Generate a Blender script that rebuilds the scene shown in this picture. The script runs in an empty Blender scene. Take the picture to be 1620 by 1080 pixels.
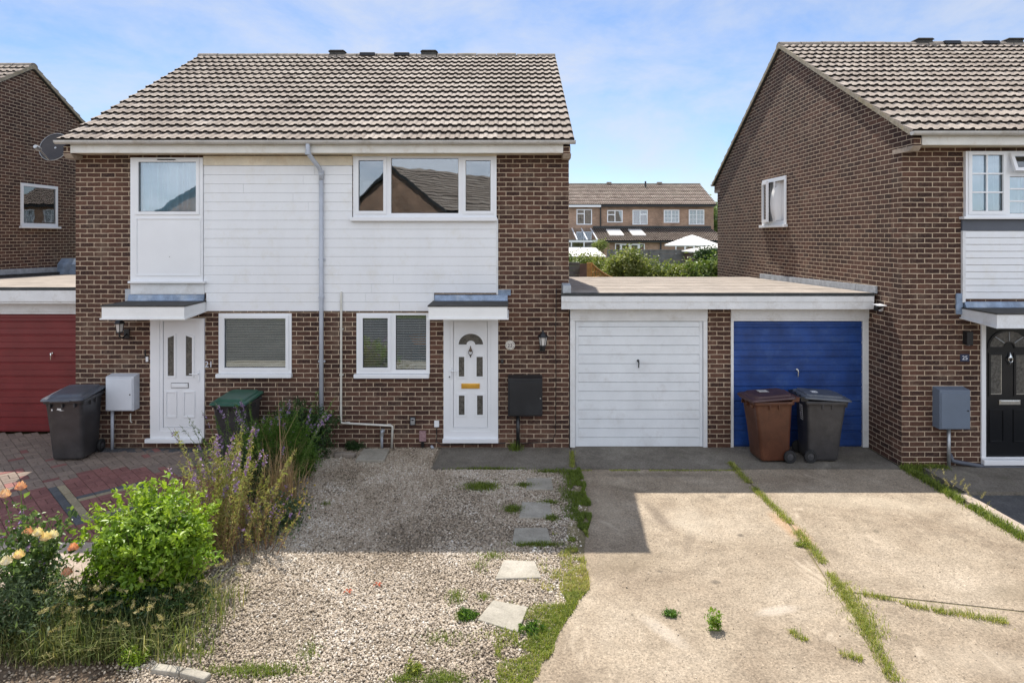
import bpy, bmesh, math, random
import numpy as np
from mathutils import Vector, Matrix, Euler
random.seed(7); rng = np.random.default_rng(7)
R = math.radians
C = bpy.context.scene.collection
scn = bpy.context.scene

# ------------------------------------------------------------------ camera
CAMY, CAMZ, FPX = -10.54, 3.39, 1035.0       # facade of the middle house is y = 0, ground z = 0
cam_d = bpy.data.cameras.new('camera'); cam = bpy.data.objects.new('camera', cam_d); C.objects.link(cam)
cam.location = (0, CAMY, CAMZ); cam.rotation_euler = (R(90), 0, 0)
cam_d.sensor_width = 36; cam_d.lens = 36*FPX/1620
cam_d.shift_x = 0.0; cam_d.shift_y = -165/1620
cam_d.clip_end = 1500; cam_d.clip_start = .05
scn.camera = cam
# ------------------------------------------------------------------ light
SUN = Vector((.51, -3.1, -4.9)).normalized()
w = bpy.data.worlds.new('World'); scn.world = w; w.use_nodes = True
nt = w.node_tree; nt.nodes.clear()
N = nt.nodes.new; L = nt.links.new
SKYTINT = (.52, .53, .58, 1); NB = 6.7
wo = N('ShaderNodeOutputWorld'); bg = N('ShaderNodeBackground'); sky = N('ShaderNodeTexSky')
sky.sky_type = 'NISHITA'; sky.sun_disc = False
sky.sun_elevation = math.asin(-SUN.z); sky.sun_rotation = math.atan2(-SUN.x, -SUN.y)
sky.air_density = 1.0; sky.dust_density = .05; sky.ozone_density = 4.0
tc = N('ShaderNodeTexCoord'); mp = N('ShaderNodeMapping'); mp.inputs['Scale'].default_value = (2.2, 2.2, 5.0)
mp.inputs['Location'].default_value = (.35, .1, .2)
n1 = N('ShaderNodeTexNoise'); n1.inputs['Scale'].default_value = 2.3; n1.inputs['Detail'].default_value = 12; n1.inputs['Roughness'].default_value = .62
n1.inputs['Distortion'].default_value = .25
rp = N('ShaderNodeValToRGB'); rp.color_ramp.elements[0].position = .34; rp.color_ramp.elements[1].position = .76
rp.color_ramp.elements[0].color = (.05, .05, .05, 1); rp.color_ramp.elements[1].color = (.9, .9, .9, 1)
# thin cirrus on the sun side, unseen northern cloud added to fill the facade
sx = N('ShaderNodeSeparateXYZ'); L(tc.outputs['Generated'], sx.inputs[0])
mr = N('ShaderNodeMapRange'); mr.interpolation_type = 'SMOOTHSTEP'; mr.inputs['From Min'].default_value = -.22; mr.inputs['From Max'].default_value = -.62; L(sx.outputs['Y'], mr.inputs['Value'])
dim = N('ShaderNodeMixRGB'); dim.blend_type = 'MULTIPLY'; dim.inputs['Fac'].default_value = 1; dim.inputs['Color2'].default_value = SKYTINT; L(sky.outputs[0], dim.inputs['Color1'])
cc = N('ShaderNodeMixRGB'); cc.inputs['Color1'].default_value = (2.95, 3.1, 3.4, 1); cc.inputs['Color2'].default_value = (NB*.95, NB*1.0, NB*1.09, 1); L(mr.outputs[0], cc.inputs['Fac'])
rp2 = N('ShaderNodeValToRGB'); rp2.color_ramp.elements[0].position = .25; rp2.color_ramp.elements[1].position = .55; L(n1.outputs['Fac'], rp2.inputs['Fac'])
fm_ = N('ShaderNodeMixRGB'); L(mr.outputs[0], fm_.inputs['Fac']); L(rp.outputs['Color'], fm_.inputs['Color1']); L(rp2.outputs['Color'], fm_.inputs['Color2'])
mx = N('ShaderNodeMixRGB'); L(fm_.outputs[0], mx.inputs['Fac']); L(dim.outputs[0], mx.inputs['Color1']); L(cc.outputs[0], mx.inputs['Color2'])
L(tc.outputs['Generated'], mp.inputs['Vector']); L(mp.outputs[0], n1.inputs['Vector']); L(n1.outputs['Fac'], rp.inputs['Fac'])
L(mx.outputs[0], bg.inputs['Color']); bg.inputs['Strength'].default_value = .15; L(bg.outputs[0], wo.inputs['Surface'])
sd = bpy.data.lights.new('sun', 'SUN'); so = bpy.data.objects.new('sun', sd); C.objects.link(so)
sd.energy = 4.0; sd.angle = R(.5); sd.color = (1, .94, .85)
so.rotation_euler = SUN.to_track_quat('-Z', 'Y').to_euler(); so.location = (0, 0, 30)
scn.view_settings.view_transform = 'Standard'; scn.view_settings.look = 'None'
scn.view_settings.exposure = 0.8; scn.view_settings.gamma = 1

def fx(px): return (px-810)/98.2
def fz(py): return CAMZ-(py-375)/98.2
def P(px, py, D): return Vector(((px-810)*D/FPX, D+CAMY, CAMZ-(py-375)*D/FPX))
def G(px, py):                                   # point on the ground
    D = CAMZ*FPX/(py-375); return ((px-810)*D/FPX, D+CAMY)

# ------------------------------------------------------------------ materials
def srgb(r, g, b):
    f = lambda c: (c/255/12.92 if c/255 < .04045 else ((c/255+.055)/1.055)**2.4)
    return (f(r), f(g), f(b), 1)
def newmat(name):
    m = bpy.data.materials.new(name); m.use_nodes = True
    t = m.node_tree; p = t.nodes['Principled BSDF']; return m, t, p
def noise(t, scale, detail=4, rough=.6, vec=None, dist=0):
    n = t.nodes.new('ShaderNodeTexNoise'); n.inputs['Scale'].default_value = scale; n.inputs['Detail'].default_value = detail
    n.inputs['Roughness'].default_value = rough; n.inputs['Distortion'].default_value = dist
    if vec is not None: t.links.new(vec, n.inputs['Vector'])
    return n.outputs['Fac']
def ramp(t, fac, stops):
    r = t.nodes.new('ShaderNodeValToRGB'); e = r.color_ramp.elements
    while len(e) < len(stops): e.new(.5)
    for i, (p, c) in enumerate(stops):
        e[i].position = p; e[i].color = c if len(c) == 4 else (*c, 1)
    t.links.new(fac, r.inputs['Fac']); return r.outputs['Color']
def mix(t, a, b, fac, mode='MIX'):
    m = t.nodes.new('ShaderNodeMixRGB'); m.blend_type = mode
    for s, v in ((0, fac), (1, a), (2, b)):
        if isinstance(v, (int, float)): m.inputs[s].default_value = v
        elif isinstance(v, tuple): m.inputs[s].default_value = v if len(v) == 4 else (*v, 1)
        else: t.links.new(v, m.inputs[s])
    return m.outputs[0]
def g4(v): return (v, v, v, 1)
def bump(t, p, h, strength, dist):
    b = t.nodes.new('ShaderNodeBump'); b.inputs['Strength'].default_value = strength; b.inputs['Distance'].default_value = dist
    t.links.new(h, b.inputs['Height']); t.links.new(b.outputs[0], p.inputs['Normal'])
def objco(t, sc=None):
    g = t.nodes.new('ShaderNodeNewGeometry'); o = g.outputs['Position']
    if sc:
        m = t.nodes.new('ShaderNodeMapping'); m.inputs['Scale'].default_value = sc; t.links.new(o, m.inputs['Vector']); o = m.outputs[0]
    return o
def lco(t, sc=None):
    o = t.nodes.new('ShaderNodeTexCoord').outputs['Object']
    if sc:
        m = t.nodes.new('ShaderNodeMapping'); m.inputs['Scale'].default_value = sc; t.links.new(o, m.inputs['Vector']); o = m.outputs[0]
    return o
def simple(name, col, rough=.6, var=.12, scale=6, metal=0, bmp=0, spec=.5, streak=False, dirt=None, sc2=60):
    m, t, p = newmat(name)
    v = lco(t)
    f = noise(t, scale, 5, .6, lco(t, (1, 1, .15)) if streak else v)
    lo = tuple(c*(1-var) for c in col[:3]); hi = tuple(min(1, c*(1+var)) for c in col[:3])
    c = ramp(t, f, [(.3, lo), (.7, hi)])
    f2 = noise(t, sc2, 3, .6, v)
    c = mix(t, c, ramp(t, f2, [(.35, g4(1-var)), (.65, g4(1))]), .6, 'MULTIPLY')
    if dirt:
        d = noise(t, 3.1, 8, .75, v)
        c = mix(t, c, dirt, ramp(t, d, [(.52, g4(0)), (.75, g4(.7))]))
    t.links.new(c, p.inputs['Base Color'])
    p.inputs['Roughness'].default_value = rough; p.inputs['Metallic'].default_value = metal
    p.inputs['Specular IOR Level'].default_value = spec
    if bmp: bump(t, p, f2, .6, bmp)
    return m

def brickmat(name, c1, c2, c3, mortar, msize=.0052, bw=.225, rh=.075, tint=(1, 1, 1, 1)):
    m, t, p = newmat(name)
    uv = t.nodes.new('ShaderNodeUVMap'); uv.uv_map = 'UVMap'
    # slight wander so that the joints are not ruler-straight
    nz = t.nodes.new('ShaderNodeTexNoise'); nz.inputs['Scale'].default_value = 9; nz.inputs['Detail'].default_value = 2
    t.links.new(uv.outputs[0], nz.inputs['Vector'])
    sub = t.nodes.new('ShaderNodeVectorMath'); sub.operation = 'SUBTRACT'; sub.inputs[1].default_value = (.5, .5, .5); t.links.new(nz.outputs['Color'], sub.inputs[0])
    scl = t.nodes.new('ShaderNodeVectorMath'); scl.operation = 'SCALE'; scl.inputs['Scale'].default_value = .010; t.links.new(sub.outputs[0], scl.inputs[0])
    add = t.nodes.new('ShaderNodeVectorMath'); t.links.new(uv.outputs[0], add.inputs[0]); t.links.new(scl.outputs[0], add.inputs[1])
    def bt(bias, ca, cb):
        b = t.nodes.new('ShaderNodeTexBrick'); b.offset = .5; b.squash = 1
        b.inputs['Scale'].default_value = 1; b.inputs['Mortar Size'].default_value = msize; b.inputs['Mortar Smooth'].default_value = .05
        b.inputs['Bias'].default_value = bias; b.inputs['Brick Width'].default_value = bw; b.inputs['Row Height'].default_value = rh
        b.inputs['Color1'].default_value = ca; b.inputs['Color2'].default_value = cb; b.inputs['Mortar'].default_value = ca
        t.links.new(add.outputs[0], b.inputs['Vector']); return b
    b1 = bt(0, c1, c2)
    f = noise(t, 34, 4, .7, uv.outputs[0])
    col = mix(t, b1.outputs['Color'], c3, ramp(t, f, [(.45, g4(0)), (.75, g4(.75))]))
    big = noise(t, 1.1, 5, .6, uv.outputs[0])
    col = mix(t, col, ramp(t, big, [(.3, g4(.62)), (.7, g4(1.3))]), 1.0, 'MULTIPLY')
    fine = noise(t, 160, 2, .6, uv.outputs[0])
    col = mix(t, col, ramp(t, fine, [(.3, g4(.65)), (.7, g4(1.25))]), .7, 'MULTIPLY')
    mo = mix(t, mortar, tuple(c*.5 for c in mortar[:3]), ramp(t, noise(t, 7, 5, .7, uv.outputs[0]), [(.4, g4(0)), (.75, g4(1))]))
    # pale bloom in patches
    blm = noise(t, 2.3, 8, .8, uv.outputs[0])
    col = mix(t, col, tuple(c*.55 for c in mortar[:3]), ramp(t, blm, [(.52, g4(0)), (.78, g4(.55))]))
    out = mix(t, col, mo, b1.outputs['Fac'])
    out = mix(t, out, tint, 1, 'MULTIPLY')
    t.links.new(out, p.inputs['Base Color']); p.inputs['Roughness'].default_value = .88; p.inputs['Specular IOR Level'].default_value = .3
    inv = t.nodes.new('ShaderNodeMath'); inv.operation = 'SUBTRACT'; inv.inputs[0].default_value = 1; t.links.new(b1.outputs['Fac'], inv.inputs[1])
    ad = t.nodes.new('ShaderNodeMath'); ad.operation = 'MULTIPLY_ADD'; ad.inputs[1].default_value = .35; t.links.new(fine, ad.inputs[0]); t.links.new(inv.outputs[0], ad.inputs[2])
    bump(t, p, ad.outputs[0], .8, .006)
    return m

M = {}
M['brick'] = brickmat('brown_brick', (.108, .052, .036, 1), (.036, .019, .017, 1), (.17, .092, .060, 1), (.58, .455, .33, 1), msize=.0060)
M['brick_far'] = brickmat('tan_brick', (.40, .25, .17, 1), (.27, .16, .105, 1), (.44, .31, .23, 1), (.50, .42, .34, 1))

def tilemat(name, a, b, c, dark, lich):
    m, t, p = newmat(name)
    at = t.nodes.new('ShaderNodeAttribute'); at.attribute_name = 'rnd'
    col = ramp(t, at.outputs['Fac'], [(0, (.028, .022, .018, 1)), (.02, (.028, .022, .018, 1)), (.04, a), (.5, b), (1, c)])  # lowest stops: lap shade painted on the tile noses
    pos = lco(t)
    f = noise(t, 14, 5, .7, pos); col = mix(t, col, ramp(t, f, [(.3, g4(.70)), (.7, g4(1.12))]), 1, 'MULTIPLY')
    f3 = noise(t, 55, 3, .6, pos); col = mix(t, col, ramp(t, f3, [(.35, g4(.7)), (.6, g4(1.05))]), .8, 'MULTIPLY')
    vo = t.nodes.new('ShaderNodeTexVoronoi'); vo.inputs['Scale'].default_value = 7; t.links.new(pos, vo.inputs['Vector'])
    gate = noise(t, 1.2, 3, .6, pos)
    g1 = ramp(t, vo.outputs['Distance'], [(.10, g4(1)), (.22, g4(0))]); g2 = ramp(t, gate, [(.48, g4(0)), (.62, g4(1))])
    col = mix(t, col, dark, mix(t, g1, g2, 1, 'MULTIPLY'))
    l2 = noise(t, 24, 4, .8, pos); col = mix(t, col, lich, ramp(t, l2, [(.60, g4(0)), (.72, g4(.55))]))
    st = noise(t, 1.7, 4, .6, lco(t, (1.6, .3, .3))); col = mix(t, col, ramp(t, st, [(.35, g4(.88)), (.65, g4(1.05))]), 1, 'MULTIPLY')
    t.links.new(col, p.inputs['Base Color']); p.inputs['Roughness'].default_value = .9; p.inputs['Specular IOR Level'].default_value = .25
    bump(t, p, f3, .5, .006); return m
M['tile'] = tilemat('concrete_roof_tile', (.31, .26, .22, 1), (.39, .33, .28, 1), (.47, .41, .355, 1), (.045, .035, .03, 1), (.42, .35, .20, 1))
M['tile_far'] = tilemat('far_roof_tile', (.34, .265, .22, 1), (.44, .355, .30, 1), (.52, .44, .37, 1), (.06, .05, .04, 1), (.32, .27, .19, 1))
M['ridge'] = simple('ridge_tile', (.27, .23, .19), .9, .3, 9, bmp=.004, dirt=(.12, .12, .06, 1))
M['mortar'] = simple('verge_mortar', (.36, .31, .23), .95, .3, 14, bmp=.005, dirt=(.38, .27, .07, 1))
M['stone'] = simple('corbel_stone', (.42, .34, .27), .95, .25, 14, bmp=.003)
M['upvc'] = simple('white_upvc', (.80, .81, .83), .3, .03, 2)
M['clad'] = simple('white_cladding', (.78, .79, .81), .42, .04, 1.6, streak=True, dirt=(.68, .66, .61, 1))
M['clad_stain'] = simple('cream_stained_trim', (.74, .66, .52), .5, .12, 3, dirt=(.5, .36, .22, 1))
M['wpaint'] = simple('white_painted_timber', (.72, .73, .74), .5, .08, 3, bmp=.001, dirt=(.45, .42, .38, 1))
M['wpaint_clean'] = simple('white_painted_fascia', (.82, .82, .81), .45, .05, 3)
M['fascia'] = simple('weathered_fascia', (.74, .72, .67), .6, .08, 3, streak=False, dirt=(.46, .36, .25, 1))
M['gutter'] = simple('grey_white_gutter', (.56, .54, .51), .5, .15, 5, dirt=(.30, .25, .18, 1))
M['pipe_grey'] = simple('pale_grey_pipe', (.46, .49, .55), .4, .08, 6)
M['pipe_white'] = simple('dirty_white_pipe', (.62, .60, .54), .4, .15, 9)
M['lead'] = simple('lead_flashing', (.24, .31, .42), .45, .35, 6, metal=.2, dirt=(.46, .50, .54, 1))
M['lead_pale'] = simple('pale_lead_flashing', (.42, .45, .48), .6, .25, 8, dirt=(.25, .27, .30, 1))
M['felt_black'] = simple('black_felt_edge', (.035, .04, .042), .7, .3, 12, dirt=(.12, .12, .12, 1))
M['felt'] = simple('mineral_felt', (.06, .058, .055), .95, .3, 10, bmp=.002, dirt=(.14, .14, .12, 1))
M['chip'] = simple('roof_chippings', (.33, .285, .245), .95, .26, 3, bmp=.006, sc2=70, dirt=(.22, .19, .16, 1))
M['door_white'] = M['upvc']
M['gwhite'] = simple('white_garage_paint', (.70, .73, .76), .5, .06, 2.5, dirt=(.52, .52, .52, 1))
M['gblue'] = simple('blue_garage_paint', (.010, .052, .225), .5, .32, 3, dirt=(.06, .12, .28, 1), bmp=.001)
M['gred'] = simple('dark_red_garage_paint', (.165, .020, .022), .38, .15, 3)
M['black'] = simple('black_plastic', (.012, .013, .015), .35, .2, 8)
M['blackdoor'] = simple('black_door', (.008, .009, .011), .22, .1, 3)
M['greybin'] = simple('charcoal_bin_plastic', (.046, .044, .046), .38, .25, 5, dirt=(.085, .080, .076, 1), bmp=.0006)
M['brownbin'] = simple('brown_bin_plastic', (.085, .030, .016), .33, .25, 4, dirt=(.17, .075, .038, 1), bmp=.0006)
M['brownlid'] = simple('dull_brown_lid', (.062, .028, .028), .45, .2, 4, dirt=(.10, .07, .065, 1))
M['greylid'] = simple('grey_bin_lid', (.085, .095, .115), .42, .2, 4, dirt=(.15, .15, .15, 1))
M['greenlid'] = simple('green_bin_lid', (.018, .085, .052), .4, .2, 4, dirt=(.06, .13, .09, 1))
M['rubber'] = simple('rubber', (.015, .015, .016), .7, .2, 12)
M['hub'] = simple('wheel_hub', (.06, .06, .065), .4, .1, 9)
M['sticker'] = simple('white_sticker', (.7, .7, .7), .5, .1, 20)
M['gbox'] = simple('pale_grey_meter_cabinet', (.56, .59, .64), .45, .05, 4, dirt=(.36, .38, .40, 1))
M['gboxdoor'] = simple('pale_grey_meter_door', (.64, .67, .72), .45, .05, 4)
M['bluegrey'] = simple('slate_meter_cabinet', (.135, .17, .225), .45, .06, 4)
M['blackbox'] = simple('black_meter_cabinet', (.014, .015, .018), .5, .3, 4, dirt=(.03, .033, .036, 1))
M['gold'] = simple('brass', (.75, .45, .09), .28, .1, 9, metal=.9)
M['bronze'] = simple('dark_bronze', (.10, .07, .05), .35, .2, 9, metal=.8)
M['chrome'] = simple('chrome', (.7, .7, .68), .2, .1, 9, metal=1)
M['dish'] = simple('satellite_dish_mesh', (.035, .030, .032), .55, .2, 8)
M['metal'] = simple('galvanised_metal', (.42, .43, .44), .4, .2, 9, metal=.6)
M['lampglass'] = simple('lamp_glass', (.62, .60, .58), .15, .1, 9)
M['pink'] = simple('pinkish_junction_box', (.34, .21, .22), .6, .3, 30)
M['interior'] = simple('interior_wall', (.32, .30, .27), .9, .05, 2)
M['intfloor'] = simple('interior_floor', (.16, .12, .09), .8, .1, 2)
M['blind'] = simple('cream_blind_slats', (.86, .82, .72), .6, .05, 2)
M['blind_reflection'] = simple('street_reflection_slats', (.74, .62, .45), .6, .05, 2)  # tan street reflection painted into the slat colour
M['greyblind'] = simple('grey_roller_blind', (.30, .33, .34), .8, .1, 9)
M['net'] = simple('pale_blue_net_curtain', (.66, .86, .95), .9, .08, 3)
M['sheer'] = simple('white_curtain', (.80, .80, .80), .9, .05, 3)
M['obscure'] = simple('obscured_glass', (.10, .095, .085), .12, .5, 30, bmp=.004, dirt=(.22, .19, .15, 1), sc2=120)
M['darkpanel'] = simple('grey_panel', (.09, .10, .125), .5, .1, 3)
M['wood_grey'] = simple('weathered_grey_timber', (.19, .19, .185), .9, .3, 4, dirt=(.17, .16, .14, 1))
M['wood_brown'] = simple('brown_fence_timber', (.20, .125, .095), .9, .25, 5)
M['wood_orange'] = simple('orange_fence_timber', (.52, .28, .09), .85, .3, 8)
M['canvas'] = simple('white_parasol_canvas', (.78, .77, .74), .9, .04, 2)
M['shed_roof'] = simple('pale_shed_roof', (.62, .60, .57), .8, .08, 2)
M['terracotta'] = simple('red_clay', (.33, .12, .07), .9, .2, 12)
M['plaque'] = simple('ceramic_plaque', (.66, .62, .57), .3, .15, 60, dirt=(.36, .31, .27, 1))
M['navy'] = simple('navy_sign', (.02, .03, .07), .35, .1, 9)
M['print'] = simple('dark_print', (.03, .028, .05), .5, .1, 9)
M['digit'] = simple('white_digit', (.70, .72, .78), .4, .05, 9)
M['lampshade'] = simple('orange_lampshade', (.85, .30, .08), .8, .05, 9)
M['teal'] = simple('teal_ceramic', (.02, .13, .14), .3, .1, 9)
M['bark'] = simple('bark', (.12, .09, .065), .95, .3, 8, bmp=.01)
M['stem'] = simple('green_stem', (.16, .22, .06), .8, .2, 9)
M['stem_brown'] = simple('dry_stem', (.30, .18, .10), .9, .3, 9)

def glassmat(name, tint, base):
    m = bpy.data.materials.new(name); m.use_nodes = True; t = m.node_tree; t.nodes.clear()
    o = t.nodes.new('ShaderNodeOutputMaterial'); mxs = t.nodes.new('ShaderNodeMixShader'); tr = t.nodes.new('ShaderNodeBsdfTransparent')
    gl = t.nodes.new('ShaderNodeBsdfGlossy'); fr = t.nodes.new('ShaderNodeFresnel'); ma = t.nodes.new('ShaderNodeMath'); ma.operation = 'MULTIPLY_ADD'
    tr.inputs[0].default_value = tint; gl.inputs['Roughness'].default_value = .012; gl.inputs['Color'].default_value = (.92, .96, 1, 1)
    fr.inputs[0].default_value = 1.5; ma.inputs[1].default_value = 1.6; ma.inputs[2].default_value = base; ma.use_clamp = True
    # faint waviness of old double glazing
    nz = t.nodes.new('ShaderNodeTexNoise'); nz.inputs['Scale'].default_value = 3.5; nz.inputs['Detail'].default_value = 1
    bu = t.nodes.new('ShaderNodeBump'); bu.inputs['Strength'].default_value = .12; bu.inputs['Distance'].default_value = .004
    g = t.nodes.new('ShaderNodeNewGeometry'); t.links.new(g.outputs['Position'], nz.inputs['Vector']); t.links.new(nz.outputs['Fac'], bu.inputs['Height']); t.links.new(bu.outputs[0], gl.inputs['Normal'])
    t.links.new(fr.outputs[0], ma.inputs[0]); t.links.new(ma.outputs[0], mxs.inputs[0]); t.links.new(tr.outputs[0], mxs.inputs[1]); t.links.new(gl.outputs[0], mxs.inputs[2])
    t.links.new(mxs.outputs[0], o.inputs[0]); return m
M['glass'] = glassmat('window_glass', (.80, .84, .86, 1), .10)

def blob(t, pos, cx, cy, rx_, ry_, rot=0, soft=.5):
    n = noise(t, 3.0, 6, .7, pos); mp_ = t.nodes.new('ShaderNodeMapping'); mp_.vector_type = 'TEXTURE'
    mp_.inputs['Location'].default_value = (cx, cy, 0); mp_.inputs['Scale'].default_value = (rx_, ry_, 10); mp_.inputs['Rotation'].default_value = (0, 0, rot)
    t.links.new(pos, mp_.inputs['Vector']); ln = t.nodes.new('ShaderNodeVectorMath'); ln.operation = 'LENGTH'; t.links.new(mp_.outputs[0], ln.inputs[0])
    ad = t.nodes.new('ShaderNodeMath'); ad.operation = 'ADD'; t.links.new(ln.outputs['Value'], ad.inputs[0]); t.links.new(n, ad.inputs[1])
    return ramp(t, ad.outputs[0], [(max(0, 1.15-soft), g4(1)), (1.0, g4(.4)), (1.0001, g4(.4))]) if False else ramp(t, scale01(t, ad.outputs[0]), [(.35, g4(1)), (.62, g4(0))])
def scale01(t, v):
    m = t.nodes.new('ShaderNodeMath'); m.operation = 'MULTIPLY'; m.inputs[1].default_value = .4; t.links.new(v, m.inputs[0]); return m.outputs[0]
def concrete(name, a, b, c, agg=.5, moss=.0, cracks=0):
    m, t, p = newmat(name); pos = objco(t)
    f = noise(t, .9, 7, .65, pos, .4); col = ramp(t, f, [(.3, a), (.52, b), (.75, c)])
    f2 = noise(t, 5, 6, .7, pos); col = mix(t, col, ramp(t, f2, [(.3, g4(.8)), (.7, g4(1.12))]), 1, 'MULTIPLY')
    vo = t.nodes.new('ShaderNodeTexVoronoi'); vo.inputs['Scale'].default_value = 85; t.links.new(pos, vo.inputs['Vector'])
    sep = ramp(t, vo.outputs['Color'], [(.0, g4(.55)), (.35, g4(.92)), (.8, g4(1.08)), (1, g4(1.45))])
    col = mix(t, col, sep, agg, 'MULTIPLY')
    fs_ = noise(t, 38, 4, .75, pos); col = mix(t, col, ramp(t, fs_, [(.36, g4(.62)), (.5, g4(.98)), (.66, g4(1.22))]), agg*.8, 'MULTIPLY')
    f4 = noise(t, 2.2, 8, .8, pos, .8); col = mix(t, col, tuple(x*.55 for x in a[:3]), ramp(t, f4, [(.54, g4(0)), (.70, g4(.6))]))
    f5 = noise(t, 1.4, 6, .7, objco(t, (1, .6, 1)), 1.5); col = mix(t, col, tuple(min(1, x*1.25) for x in c[:3]), ramp(t, f5, [(.60, g4(0)), (.70, g4(.5))]))
    if cracks == 1:
        for (cx, cy, rx_, ry_, ro, cc, st_) in ((1.78, -2.6, .10, .55, R(8), (.13, .10, .075, 1), .75), (1.55, -1.75, .35, .08, R(-30), (.14, .11, .08, 1), .6), (1.95, -3.3, .08, .4, R(-20), (.15, .12, .09, 1), .5),
              (2.15, -2.7, .3, .5, 0, (.60, .53, .43, 1), .5), (3.25, -2.9, .14, .5, R(5), (.46, .24, .10, 1), .8), (2.4, -4.6, .25, .08, R(15), (.62, .56, .48, 1), .8), (1.3, -4.9, .10, .3, R(30), (.60, .54, .46, 1), .7), (1.2, -3.7, .6, .3, R(20), (.17, .135, .09, 1), .5),
              (4.6, -2.2, 1.1, .3, R(-10), (.50, .43, .33, 1), .5), (2.1, -1.2, 1.2, .12, 0, (.12, .10, .08, 1), .6), (4.9, -4.3, .8, .2, R(5), (.18, .145, .10, 1), .5), (3.8, -5.3, .5, .25, 0, (.55, .48, .38, 1), .5), (1.2, -2.4, .2, .9, 0, (.50, .43, .33, 1), .4), (2.0, -4.1, .06, .05, 0, (.07, .06, .05, 1), .7), (2.6, -3.1, .04, .05, 0, (.06, .05, .04, 1), .7), (4.2, -3.0, .07, .05, 1, (.08, .07, .05, 1), .6), (1.5, -3.9, .05, .03, 0, (.07, .06, .05, 1), .6), (2.75, -2.0, .10, .07, 0, (.12, .10, .08, 1), .6)):
            mk_ = blob(t, pos, cx, cy, rx_, ry_, ro); col = mix(t, col, cc, mix(t, mk_, g4(st_*(.45 if cc[0] > .45 else .8)), 1, 'MULTIPLY'))
    if moss:
        fm = noise(t, 3.3, 8, .8, pos); col = mix(t, col, (.13, .15, .05, 1), ramp(t, fm, [(.56, g4(0)), (.72, g4(moss))]))
    t.links.new(col, p.inputs['Base Color']); p.inputs['Roughness'].default_value = .92; p.inputs['Specular IOR Level'].default_value = .25
    bump(t, p, vo.outputs['Distance'], .35, .006); return m
M['drive'] = concrete('driveway_concrete', (.245, .19, .135, 1), (.35, .285, .21, 1), (.44, .37, .285, 1), 1.0, 0, 1)
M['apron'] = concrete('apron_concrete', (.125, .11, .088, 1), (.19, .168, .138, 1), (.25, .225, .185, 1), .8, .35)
M['slab'] = concrete('paving_slab', (.30, .27, .22, 1), (.38, .35, .29, 1), (.48, .44, .38, 1), .35, .1)
M['pathc'] = concrete('path_concrete', (.38, .30, .24, 1), (.46, .38, .31, 1), (.52, .45, .38, 1), .6)
M['tarmac'] = concrete('tarmac', (.07, .07, .07, 1), (.10, .10, .10, 1), (.14, .135, .13, 1), .6)
M['soil'] = concrete('soil', (.11, .075, .05, 1), (.18, .13, .09, 1), (.25, .19, .14, 1), .9)
M['jointsoil'] = concrete('joint_soil', (.17, .14, .08, 1), (.25, .21, .12, 1), (.30, .26, .15, 1), .8)
M['gravel_base'] = concrete('gravel_bed', (.22, .18, .135, 1), (.30, .25, .19, 1), (.36, .31, .25, 1), 1)
M['lawn'] = concrete('lawn', (.05, .07, .02, 1), (.08, .10, .03, 1), (.12, .13, .05, 1), .6)

def attrmat(name, stops, rough=.7, trans=0, spec=.4, vary=True, scale=12):
    m, t, p = newmat(name)
    at = t.nodes.new('ShaderNodeAttribute'); at.attribute_name = 'rnd'
    c = ramp(t, at.outputs['Fac'], stops)
    if vary:
        c = mix(t, c, ramp(t, noise(t, scale, 3, .6, lco(t)), [(.3, g4(.75)), (.7, g4(1.15))]), 1, 'MULTIPLY')
    t.links.new(c, p.inputs['Base Color']); p.inputs['Roughness'].default_value = rough; p.inputs['Specular IOR Level'].default_value = spec
    if trans:
        tr = t.nodes.new('ShaderNodeBsdfTranslucent'); mxs = t.nodes.new('ShaderNodeMixShader'); mxs.inputs[0].default_value = trans
        c2 = mix(t, c, (1.25, 1.3, .6, 1), 1, 'MULTIPLY'); t.links.new(c2, tr.inputs[0])
        o = t.nodes['Material Output']; t.links.new(p.outputs[0], mxs.inputs[1]); t.links.new(tr.outputs[0], mxs.inputs[2]); t.links.new(mxs.outputs[0], o.inputs[0])
    return m
M['leaf_bright'] = attrmat('bright_shrub_leaf', [(0, (.09, .18, .012, 1)), (.5, (.20, .33, .025, 1)), (1, (.36, .48, .06, 1))], .4, .35)
M['leaf_rose'] = attrmat('rose_leaf', [(0, (.04, .08, .02, 1)), (.6, (.10, .17, .05, 1)), (1, (.24, .33, .10, 1))], .35, .4)
M['leaf_dark'] = attrmat('dark_shrub_leaf', [(0, (.02, .05, .018, 1)), (.6, (.05, .10, .03, 1)), (1, (.10, .18, .05, 1))], .5, .35)
M['leaf_grey'] = attrmat('grey_green_leaf', [(0, (.06, .10, .05, 1)), (.6, (.14, .20, .10, 1)), (1, (.26, .31, .18, 1))], .6, .45)
M['leaf_mid'] = attrmat('feathery_leaf', [(0, (.05, .12, .02, 1)), (.6, (.11, .22, .03, 1)), (1, (.20, .32, .06, 1))], .6, .35)
M['leaf_garden'] = attrmat('garden_shrub_leaf', [(0, (.09, .13, .03, 1)), (.5, (.24, .29, .08, 1)), (1, (.50, .50, .24, 1))], .5, .3)
M['leaf_garden2'] = attrmat('garden_hedge_leaf', [(0, (.06, .11, .03, 1)), (.5, (.15, .22, .06, 1)), (1, (.34, .38, .17, 1))], .5, .3)
M['grass'] = attrmat('verge_grass', [(0, (.09, .14, .02, 1)), (.4, (.20, .26, .04, 1)), (.75, (.36, .37, .08, 1)), (1, (.50, .43, .18, 1))], .6, .35)
M['grass_dry'] = attrmat('seeding_grass', [(0, (.08, .13, .03, 1)), (.5, (.24, .25, .08, 1)), (1, (.52, .44, .24, 1))], .6, .3)
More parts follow.
